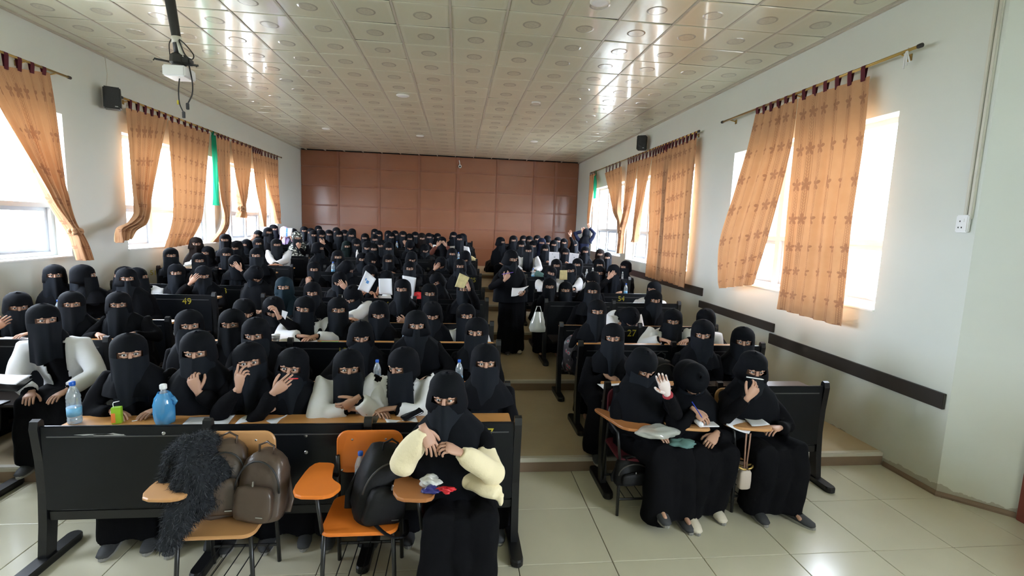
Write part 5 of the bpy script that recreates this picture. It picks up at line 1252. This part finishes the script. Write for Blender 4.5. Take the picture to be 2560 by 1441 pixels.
nt.links.new(mixc(nt, math_node(nt, 'LESS_THAN', vz.outputs['Distance'], .36), (.035, .03, .038), mixc(nt, math_node(nt, 'LESS_THAN', vz.outputs['Distance'], .20), (.16, .17, .18), (.42, .02, .05))), nt.nodes['Principled BSDF'].inputs['Base Color'])
backpack('floral backpack of red and grey flowers at the aisle end of the right block', (1.47, 5.42, .52), .2, .36, .26, .42, 'floral', (.0, -.2), 21, badge=False)
backpack('light blue bag at the left wall beside the veiled person with raised hand', (-4.62, 5.55, .54), 0, .30, .2, .40, 'bag_blue', (0, 0), 23, badge=False)
backpack('dark bag on the back floor at the end of the aisle', (1.02, 14.9, .75), .2, .34, .25, .36, 'bag_black', (0, 0), 25, badge=False)
backpack('black bag hanging below the left tablet of the maroon chair', (1.33, 3.36, .28), .1, .26, .10, .17, 'bag_black', (0, 0), 27, badge=False)
# ---------------- fur coat heaped on the tan chair
def L_(px, py, Y): return aty(px, py, Y)
o0 = V(-1.42, 2.78, .47); m = MB()
def pt(px, py, Y): return L_(px, py, Y) - o0
m.tube([pt(545, 1112, 2.90), pt(500, 1105, 2.86), pt(462, 1112, 2.82), pt(432, 1135, 2.78), pt(424, 1165, 2.75)], [.055, .066, .062, .052, .03], n=12)
m.tube([pt(500, 1115, 2.84), pt(490, 1165, 2.76), pt(485, 1215, 2.72), pt(480, 1260, 2.70), pt(450, 1290, 2.66)], [.08, .10, .11, .105, .07], n=14)
m.tube([pt(540, 1130, 2.88), pt(545, 1200, 2.80), pt(530, 1265, 2.76)], [.06, .07, .06], n=12)
m.tube([pt(425, 1150, 2.80), pt(412, 1215, 2.76), pt(408, 1260, 2.76)], [.03, .05, .035], n=10)
m.tube([pt(468, 1255, 2.66), pt(448, 1300, 2.60), pt(432, 1335, 2.57), pt(422, 1368, 2.56)], [.07, .062, .066, .05], n=12)
fur = pend_remesh(m, 'fur', .014, 3); dg = bpy.context.evaluated_depsgraph_get(); fme = bpy.data.meshes.new_from_object(fur.evaluated_get(dg)); bpy.data.objects.remove(fur)
fme.name = 'coat_body'; fme.materials.clear(); folds(fme, 31, .012, 30, 22)
ft = thing('fur_coat', 'dark grey shaggy fur coat heaped over the left side of the tan chair', 'coat', o0); obj('coat_body', fme, MAT['fur'], ft, True)
c = coords(fme); n = normals(fme); m = MB(); r = np.random.default_rng(5); idx = r.integers(0, len(c), 9000)
for i in idx:
    p = c[i] + r.normal(0, .004, 3); d = nrm(n[i] + r.normal(0, .45, 3) + V(0, 0, -.5)); s = nrm(np.cross(d, r.normal(0, 1, 3))) * .0016; L = r.uniform(.016, .034)
    m.v += [tuple(p - s), tuple(p + s), tuple(p + d * L + V(0, 0, -.006))]; m.f.append((m.n, m.n + 1, m.n + 2)); m.m.append(int(r.random() < .3)); m.n += 3
q = m.build('fur_strands', [MAT['fur'], MAT['fur_tip']], ft); q['kind'] = 'stuff'
# ---------------- bottles and small things
def desk_pt(px, py, k, f=None):
    z = BZ[k] + HB - .0525; p = atz(px, py, z); Y = min(max(p[1], BY[k] + .06), BY[k] + .26) if f is None else BY[k] + f
    return V(aty(px, py, Y)[0], Y, z)
def bottle(label, px, py, k, h=.22, kind='clear', pos=None, group='water bottles'):
    p = desk_pt(px, py, k) if pos is None else pos; t = thing('water_bottle', label, 'bottle', p, random.uniform(0, 6), group); s = h / .24; r = .034 * min(1.15, s)
    body = [(r * .86, 0), (r, .008), (r, .03), (r * .94, .034), (r, .04), (r, .10), (r * .93, .104), (r, .11), (r * .93, .122), (r, .13), (r * .92, .142), (r, .15), (r * .9, .165), (r * .62, .195), (r * .36, .212), (r * .34, .222)]
    m = MB(); m.lathe([(a, b * s) for a, b in body], 16); m.build('bottle_body', MAT['bottle_clear' if kind != 'white' else 'white_plastic'], t, True)
    m = MB(); m.lathe([(r * .42, .217 * s), (r * .44, .222 * s), (r * .44, .238 * s), (r * .36, .241 * s)], 14); m.build('cap', MAT['blue_cap' if kind in ('clear', 'full') else 'white_plastic'], t, True)
    if kind in ('clear', 'full'):
        m = MB(); m.lathe([(r * 1.012, .046 * s), (r * 1.012, .094 * s)], 18); m.build('label_band', MAT['bottle_label'], t, True)
        m = MB(); lv = .06 if kind == 'clear' else .15; m.lathe([(r * .84, .003), (r * .93, .010), (r * .93, lv * s)], 14); m.build('water', MAT['water'], t, True)
    return t
bottle('large clear water bottle with blue cap on the front desk beside the juice box', 188, 1058, 0, .27)
bottle('clear water bottle with blue cap on second desk behind the two lab coats', 943, 966, 1, .22)
bottle('clear water bottle with blue cap on second desk near its aisle end', 1147, 966, 1, .225)
bottle('small bottle with blue cap half hidden behind the tall caped person', 1013, 860, 2, .20)
bottle('left one of two bottles standing side by side on a middle desk', 833, 690, 6, .225, 'full')
bottle('right one of two bottles standing side by side on a middle desk', 860, 690, 6, .225, 'full')
bottle('white bottle on a middle desk before the dark back rows', 893, 645, 8, .20, 'white')
bottle('small water bottle far back on a desk, in front of the raised hands', 992, 622, 10, .21)
bottle('water bottle on the desk before the back row lab coat near the aisle', 1146, 645, 8, .21)
bottle('small clear bottle by the red cloth on a middle desk', 1030, 752, 4, .17)
bottle('water bottle at the aisle end of a right block desk', 1332, 700, 6, .20)
bottle('left one of two clear bottles on a right block desk', 1466, 700, 6, .20, 'empty')
bottle('right one of two clear bottles on a right block desk', 1481, 696, 6, .22, 'empty')
bottle('tall water bottle on the right block desk above the number 54', 1563, 745, 5, .21)
bottle('small bottle near the right wall on a right block desk', 1556, 692, 6, .16, 'empty')
bottle('water bottle with blue cap among the left wall block, behind the lab coat', 148, 792, 3, .21)
bottle('bottle with blue cap standing in the black backpack on the orange chair', 0, 0, 0, .24, 'clear', pos=V(-.545, 2.86, .555))
# bottle wrapped in a blue bag
p = desk_pt(413, 1058, 0); t = thing('wrapped_bottle', 'white capped bottle wrapped in a thin blue plastic bag on the front desk', 'bottle', p)
m = MB(); m.lathe([(.040, 0), (.044, .01), (.044, .15), (.03, .19), (.016, .215), (.015, .23)], 16); m.build('bottle_body', MAT['bottle_clear'], t, True)
m = MB(); m.lathe([(.020, .226), (.021, .23), (.021, .252), (.018, .256)], 14); m.build('cap', MAT['white_plastic'], t, True)
rings = []
for k, (z, r) in enumerate([(0, .048), (.02, .056), (.07, .060), (.12, .058), (.16, .050), (.185, .038), (.20, .034)]): rings.append([(r * (1 + .10 * math.sin(5 * a + k) + .06 * math.sin(9 * a + 2 * k)) * math.cos(a), r * (1 + .1 * math.sin(4 * a + k * 1.3)) * math.sin(a), z + .004) for a in np.linspace(0, 2 * PI, 29)[:-1]])
m = MB(); m.grid(rings, closed=True); m.build('plastic_bag', MAT['blue_bag'], t, True)
m = MB(); m.tube([(.03, .0, .17), (.06, -.01, .17), (.075, -.01, .15), (.06, -.01, .13)], [(.014, .004)] * 4, n=6); m.build('bag_handle', MAT['blue_bag'], t, True)
# juice carton
p = desk_pt(294, 1058, 0); t = thing('juice_carton', 'small green and orange juice carton with a bent white straw', 'juice box', p, .25)
m = MB(); m.box(-.026, .026, -.018, .018, 0, .105, bev=.002); m.build('carton', MAT['green_box'], t)
m = MB(); m.box(-.0262, -.004, -.0186, -.0178, .008, .07); m.build('printed_fruit', MAT['orange_print'], t)
m = MB(); m.tube([(-.016, 0, .10), (-.018, 0, .128), (-.014, 0, .136), (.016, 0, .142)], .0026, n=6); m.build('straw', MAT['white_plastic'], t, True)
m = MB(); m.tube([(.075, .0, .003), (.10, .01, .003)], .003, n=6); m.build('straw_wrapper', MAT['white_plastic'], t)
def sheet(name, label, cat, P4, mt='paper', bend=.0, nu=8, nv=8, th=.0016, group='loose exam papers', ink=None, parent=None):
    """paper sheet spanning four 3-D corners: a b (top edge) d c (bottom edge), bulging by bend"""
    a, b, c, d = [np.asarray(q, float) for q in P4]; n = nrm(np.cross(b - a, d - a)); G = []; ctr = (a + b + c + d) / 4
    for i in range(nv + 1):
        v = i / nv; G.append([lerp(lerp(a, b, u / nu), lerp(d, c, u / nu), v) + n * bend * (math.sin(PI * u / nu) + .4 * math.sin(2 * PI * v + 1)) - ctr for u in range(nu + 1)])
    m = MB(); m.grid(G); o = m.build(name, MAT[mt], None, True, loc=ctr); s = o.modifiers.new('thick', 'SOLIDIFY'); s.thickness = th
    tag(o, label, cat, group)
    if ink:
        for (u0, u1, v0, v1, im) in ink:
            q = MB(); q.grid([[lerp(lerp(a, b, u), lerp(d, c, u), v) + n * (bend * (math.sin(PI * u) + .4 * math.sin(2 * PI * v + 1))) - ctr + s_ for u in np.linspace(u0, u1, 4)] for v in np.linspace(v0, v1, 4) for s_ in [n * .0022]]); q.build('print', MAT[im], o)
            q = MB(); q.grid([[lerp(lerp(a, b, u), lerp(d, c, u), v) + n * (bend * (math.sin(PI * u) + .4 * math.sin(2 * PI * v + 1))) - ctr + s_ for u in np.linspace(u0, u1, 4)] for v in np.linspace(v0, v1, 4) for s_ in [n * -.0032]]); q.build('print', MAT[im], o)
    return o
LINES = [(.12, .88, .10 + .07 * i, .115 + .07 * i, 'ink_grey') for i in range(11)]
def desk_sheet(label, px, py, k, w, d, rz, mt='paper', lift=0, ink=None, f=None, name='paper_sheet', bend=.004):
    p = desk_pt(px, py, k, f) + V(0, 0, .004 + lift); c, s = math.cos(rz), math.sin(rz); R = lambda x, y: p + V(x * c - y * s, x * s + y * c, 0)
    return sheet(name, label, 'paper', (R(-w / 2, d / 2), R(w / 2, d / 2), R(w / 2, -d / 2), R(-w / 2, -d / 2)), mt, bend, ink=ink)
desk_sheet('white exam sheet on the front desk before the person leaning sideways', 520, 1052, 0, .27, .19, .15, f=.16, ink=LINES[:6])
desk_sheet('open white booklet on the front desk before the person with raised finger', 655, 1045, 0, .26, .18, -.1, f=.20, ink=LINES[:6], bend=.012)
desk_sheet('white sheet under the phone of the person in lab coat looking aside', 1002, 1052, 0, .20, .14, .3, f=.17, bend=.010)
desk_sheet('white sheet on second desk beside the blue capped bottle', 962, 950, 1, .22, .18, .3, f=.20, bend=.02)
desk_sheet('white sheet lying on second desk near the caped person', 1068, 962, 1, .24, .18, -.3, f=.16, bend=.012)
desk_sheet('pale green sheet on third desk of the middle block', 822, 866, 2, .16, .18, .1, 'green_paper', f=.14)
desk_sheet('white sheet overlapping the green one on third desk', 868, 868, 2, .20, .15, -.1, f=.12, lift=.002)
desk_sheet('white sheet under the writing hand of the lab coat person on third desk', 770, 866, 2, .18, .16, .4, f=.16)
desk_sheet('white folded sheet on a middle desk right of the red cloth', 1102, 750, 4, .30, .22, -.25, f=.16, bend=.02)
desk_sheet('white sheets piled on a middle desk below the held up papers', 985, 756, 4, .30, .2, .3, f=.14, bend=.03)
desk_sheet('white sheet on left desk by the lab coat person of the left block', 40, 845, 2, .30, .2, .1, f=.2)
desk_sheet('rolled white notepaper before the lab coat person on a right block desk', 1690, 862, 2, .36, .16, .05, f=.12, bend=.03)
desk_sheet('white cloth like sheet covering the desk above the number 27', 1572, 824, 3, .44, .22, 0, f=.12, bend=.006)
desk_sheet('white sheet on the bench desk behind the maroon chair', 1530, 955, 1, .20, .16, .1, f=.12)
def held(label, c4, Y, mt='paper', bend=.01, ink=None, cat='paper', name='paper_sheet', dY=(0, 0, 0, 0)):
    return sheet(name, label, cat, [aty(x, y, Y + e) for (x, y), e in zip(c4, dY)], mt, bend, ink=ink)
STAMP = [(.30, .38, .12, .18, 'ink_grey'), (.48, .62, .32, .44, 'ink_grey'), (.52, .60, .55, .62, 'ink_grey')]
held('blue tinted printed sheet held up in the middle block', [(914, 677), (940, 698), (921, 733), (894, 724)], 5.92, 'paper', .01, [(.40, .62, .36, .52, 'ink_blue'), (.25, .35, .30, .42, 'ink_blue')])
held('creased white sheet unfolded upright in the middle block', [(946, 697), (979, 697), (981, 738), (948, 736)], 5.90, 'paper', .012)
held('white sheet standing upright behind the small bottle by the red cloth', [(1006, 689), (1041, 695), (1033, 750), (1008, 750)], 6.85, 'paper', .006, [(.55, .66, .60, .70, 'ink_blue')])
held('yellowed magazine held up near the aisle in the middle block', [(1149, 683), (1174, 694), (1160, 722), (1137, 717)], 5.90, 'newsprint', .004, name='magazine', cat='magazine')
held('left one of two white printed sheets held up in the right block', [(1373, 630), (1398, 631), (1398, 664), (1372, 664)], 9.95, 'paper', .004, STAMP)
held('right one of two white printed sheets held up in the right block', [(1424, 632), (1448, 635), (1443, 662), (1421, 662)], 9.95, 'paper', .004, STAMP)
held('open pale blue booklet hiding the face of the person in lavender scarf', [(703, 570), (732, 571), (729, 592), (705, 594)], 13.02, 'paper_back', .01, [(.40, .56, .02, .98, 'ink_blue')], name='booklet', cat='booklet')
held('white sheets in the hand of the person standing in the aisle', [(1280, 719), (1322, 714), (1305, 732), (1278, 741)], 6.88, 'paper', .02, dY=(.1, .1, -.08, -.08))
held('small white card in the hand of the bowed lab coat person', [(870, 786), (882, 786), (887, 794), (870, 794)], 5.45, 'paper', .001)
held('white sheet beside the person with head bowed at left of the middle block', [(705, 776), (720, 781), (713, 800), (704, 790)], 4.95, 'paper', .004)
held('brown cardboard sheet between two lab coats of the right block', [(1400, 676), (1418, 676), (1418, 700), (1398, 700)], 7.30, 'newsprint', .002)
held('white folder with sheets on the knees of the left lab coat person', [(-10, 935), (80, 938), (40, 962), (-30, 955)], 3.95, 'paper', .004, dY=(.1, .1, -.12, -.12))
m = MB(); c = [aty(x, y, Y) for x, y, Y in ((-12, 940, 4.08), (82, 943, 4.08), (42, 972, 3.8), (-32, 966, 3.8))]; ctr = sum(c) / 4
m.add([q - ctr for q in c] + [q - ctr - V(0, 0, .012) for q in c], [(0, 3, 2, 1), (4, 5, 6, 7), (0, 1, 5, 4), (1, 2, 6, 5), (2, 3, 7, 6), (3, 0, 4, 7)]); tag(m.build('clipboard', MAT['phone'], None, False, loc=ctr - V(0, 0, .012)), 'black folder on the knees of the left lab coat person', 'folder')
# yellow newspaper bundle, cups, cloths
def lump(name, label, cat, pos, radii, mt, seed, amp=.02, group=None, flat=True):
    m = MB(); m.ell((0, 0, radii[2] if flat else 0), radii, 20, 12); v = np.array(m.v); r = np.random.default_rng(seed); p = r.uniform(0, 6, 8)
    d = np.sin(v[:, 0] / radii[0] * 4 + p[0] + 2 * np.sin(v[:, 1] / radii[1] * 3 + p[1])) + .7 * np.sin(v[:, 2] / radii[2] * 5 + v[:, 0] / radii[0] * 6 + p[2]) + .5 * np.sin(v[:, 1] / radii[1] * 9 + p[3])
    q = v - np.array([0, 0, radii[2] if flat else 0]); q /= np.linalg.norm(q, axis=1)[:, None] + 1e-6; v = v + q * (d * amp)[:, None]
    if flat: v[:, 2] = np.maximum(v[:, 2], 0)
    m.v = [tuple(x) for x in v]; return tag(m.build(name, MAT[mt], None, True, loc=pos), label, cat, group)
lump('newspaper_bundle', 'crumpled yellow newspaper at the aisle end of a back middle desk', 'newspaper', desk_pt(1178, 645, 8), (.13, .10, .06), 'newsprint', 3, .012)
lump('red_cloth', 'bright red crumpled cloth on a middle desk', 'cloth', desk_pt(1050, 752, 4), (.12, .09, .06), 'red_cloth', 4, .014)
lump('plastic_bag', 'crumpled clear plastic bag on third desk beside the paper cup', 'plastic bag', desk_pt(722, 866, 2), (.09, .07, .03), 'clear_bag', 5, .012)
lump('plastic_bag', 'clear plastic bag lying on the knees of the gloved person', 'plastic bag', aty(1645, 1080, 3.30), (.15, .08, .035), 'clear_bag', 6, .016, flat=False)
lump('plastic_bag', 'white plastic bag on a left block desk behind the veiled people', 'plastic bag', desk_pt(480, 662, 6), (.12, .09, .08), 'clear_bag', 9, .016)
lump('cloth_bundle', 'grey green cloth bundle before the aisle lab coat of the right block', 'cloth', desk_pt(1345, 690, 6), (.14, .10, .06), 'teal', 10, .014)
lump('teal_cloth', 'teal cloth folded over the lap of the writing person', 'cloth', aty(1705, 1108, 3.28), (.10, .07, .022), 'teal', 8, .010, flat=False)
t = thing('paper_cup', 'white paper cup on third desk of the middle block', 'cup', desk_pt(690, 868, 2))
m = MB(); m.lathe([(.026, 0), (.038, .10), (.040, .10), (.040, .104), (.036, .103), (.025, .01)], 18); m.build('cup_wall', MAT['lamp_white'], t, True); m = MB(); m.lathe([(.0335, .06), (.0375, .09), (.036, .09), (.033, .06)], 18); m.build('sleeve', MAT['sole'], t, True)
t = thing('paper_cup', 'tall white cup on a back middle desk below the brown wall', 'cup', desk_pt(1086, 620, 10)); m = MB(); m.lathe([(.03, 0), (.042, .15), (.038, .15), (.028, .01)], 14); m.build('cup_wall', MAT['lamp_white'], t, True)
# hanging white bag of the person on the aisle in the right block
t = thing('carrier_bag', 'translucent white carrier bag hanging into the aisle from gloved hands', 'bag', aty(1345, 800, 6.0)); rings = []
for z, a, b in ((.10, .05, .02), (.05, .06, .03), (-.02, .085, .04), (-.10, .10, .05), (-.15, .09, .045)): rings.append([(a * math.cos(q) * (1 + .12 * math.sin(5 * q + z * 20)), b * math.sin(q), z) for q in np.linspace(0, 2 * PI, 21)[:-1]])
m = MB(); m.grid(rings, closed=True); m.f.append(tuple(4 * 20 + i for i in range(20))); m.m.append(0); m.build('bag_film', MAT['clear_bag'], t, True)
m = MB(); m.tube([(-.04, 0, .10), (-.02, 0, .17), (.02, 0, .17), (.04, 0, .10)], [(.006, .012)] * 4, n=6); m.build('bag_handle', MAT['clear_bag'], t, True)
# pens, phone
def pen(label, a, b, mt): m = MB(); a = np.asarray(a); b = np.asarray(b); m.tube([a, lerp(a, b, .9), b], [.0042, .0042, .0012], n=7); c = (a + b) / 2; m.v = [tuple(np.array(p) - c) for p in m.v]; tag(m.build('pen', MAT[mt], None, True, loc=c), label, 'pen')
pen('blue pen in the hand of the person writing on the middle tablet chair', aty(1730, 1005, 3.38), aty(1756, 1046, 3.30), 'blue_ink')
pen('purple pen in the raised hand of the person standing in the aisle', aty(1255, 686, 6.9), aty(1284, 681, 6.85), 'purple_pen')
pen('white pen across the mouth of the person nearest the right wall', aty(1866, 943, 3.24), aty(1910, 950, 3.22), 'white_plastic')
pen('red tipped pen in the hand at the mouth on the front middle bench', aty(722, 948, 3.22), aty(746, 947, 3.20), 'red_wrap')
p = desk_pt(1030, 1046, 0, .20); m = rplate(.075, .15, .009, .012, 4, .002); tag(m.build('phone', MAT['phone'], None, False, loc=p + V(0, 0, .030), rot=(.25, .1, -1.0)), 'black phone in the hands of the lab coat person looking aside', 'phone')
# notepad and papers on the right chairs, snack on the brown tablet
z = .71 + .012
a, b, c, d = (atz(1697, 1040, z + .02), atz(1745, 1030, z + .006), atz(1788, 1058, z + .004), atz(1740, 1058, z + .004))
t = thing('notepad', 'white notepad with a rolled page on the middle tablet chair', 'notepad', V(1.84, 3.42, z + .003))
m = MB(); m.box(-.02, .12, -.10, .10, 0, .008, bev=.002); m.build('page_block', MAT['paper'], t)
m = MB(); m.tube([(-.03, -.11, .022), (-.03, .11, .022)], [.02, .016], n=12); m.build('rolled_page', MAT['paper'], t, True)
sheet('paper_sheet', 'white sheet overhanging the front of the tablet nearest the right wall', 'paper', (atz(1830, 1035, z + .02), atz(1900, 1045, z + .02), aty(1872, 1085, 3.30), aty(1815, 1062, 3.34)), 'paper', .008, ink=LINES[:5])
sheet('paper_sheet', 'sheets spread under the hand on the tablet nearest the right wall', 'paper', (atz(1850, 1036, z + .015), atz(1885, 1036, z + .015), atz(1925, 1062, z + .012), atz(1880, 1066, z + .012)), 'paper_back', .004)
t = thing('snack_wrapper', 'crumpled foil snack wrapper in white, blue and red on the brown tablet', 'wrapper', V(-.09, 2.60, .692))
for nm, mt, c, r, s in (('foil', 'foil', (-.035, .035, .0), (.060, .052, .026), 2), ('blue_part', 'blue_wrap', (-.03, -.035, 0), (.060, .026, .013), 3), ('red_part', 'red_wrap', (.055, -.028, 0), (.052, .024, .012), 4)):
    q = lump(nm, None, None, c, r, mt, s, .009); q.parent = t
# straps, headphones case and little purse hanging from the tablet nearest the right wall
p = aty(1868, 1120, 3.28); t = thing('shoulder_purse', 'pink beige purse on twin brown straps hanging between two tablet chairs', 'purse', p)
for dx in (-.016, .016): m = MB(); m.tube([(dx, 0, .11), (dx * .9, 0, 0), (dx * .5, 0, -.16)], [(.007, .003)] * 3, n=6); m.build('strap', MAT['tan_strap'], t, True)
m = loft([superring(0, 0, zz, .048 * s, .028 * s) for zz, s in ((-.32, .7), (-.31, .95), (-.25, 1), (-.19, .95), (-.17, .7))]); m.build('pouch', MAT['purse'], t, True)
m = MB(); m.tube([(.07 * math.cos(q) - .01, .03 * math.sin(q), -.145 + .012 * math.cos(q * 2)) for q in np.linspace(0, 2 * PI, 20)], .008, n=6); m.build('ring', MAT['brass'], t, True)
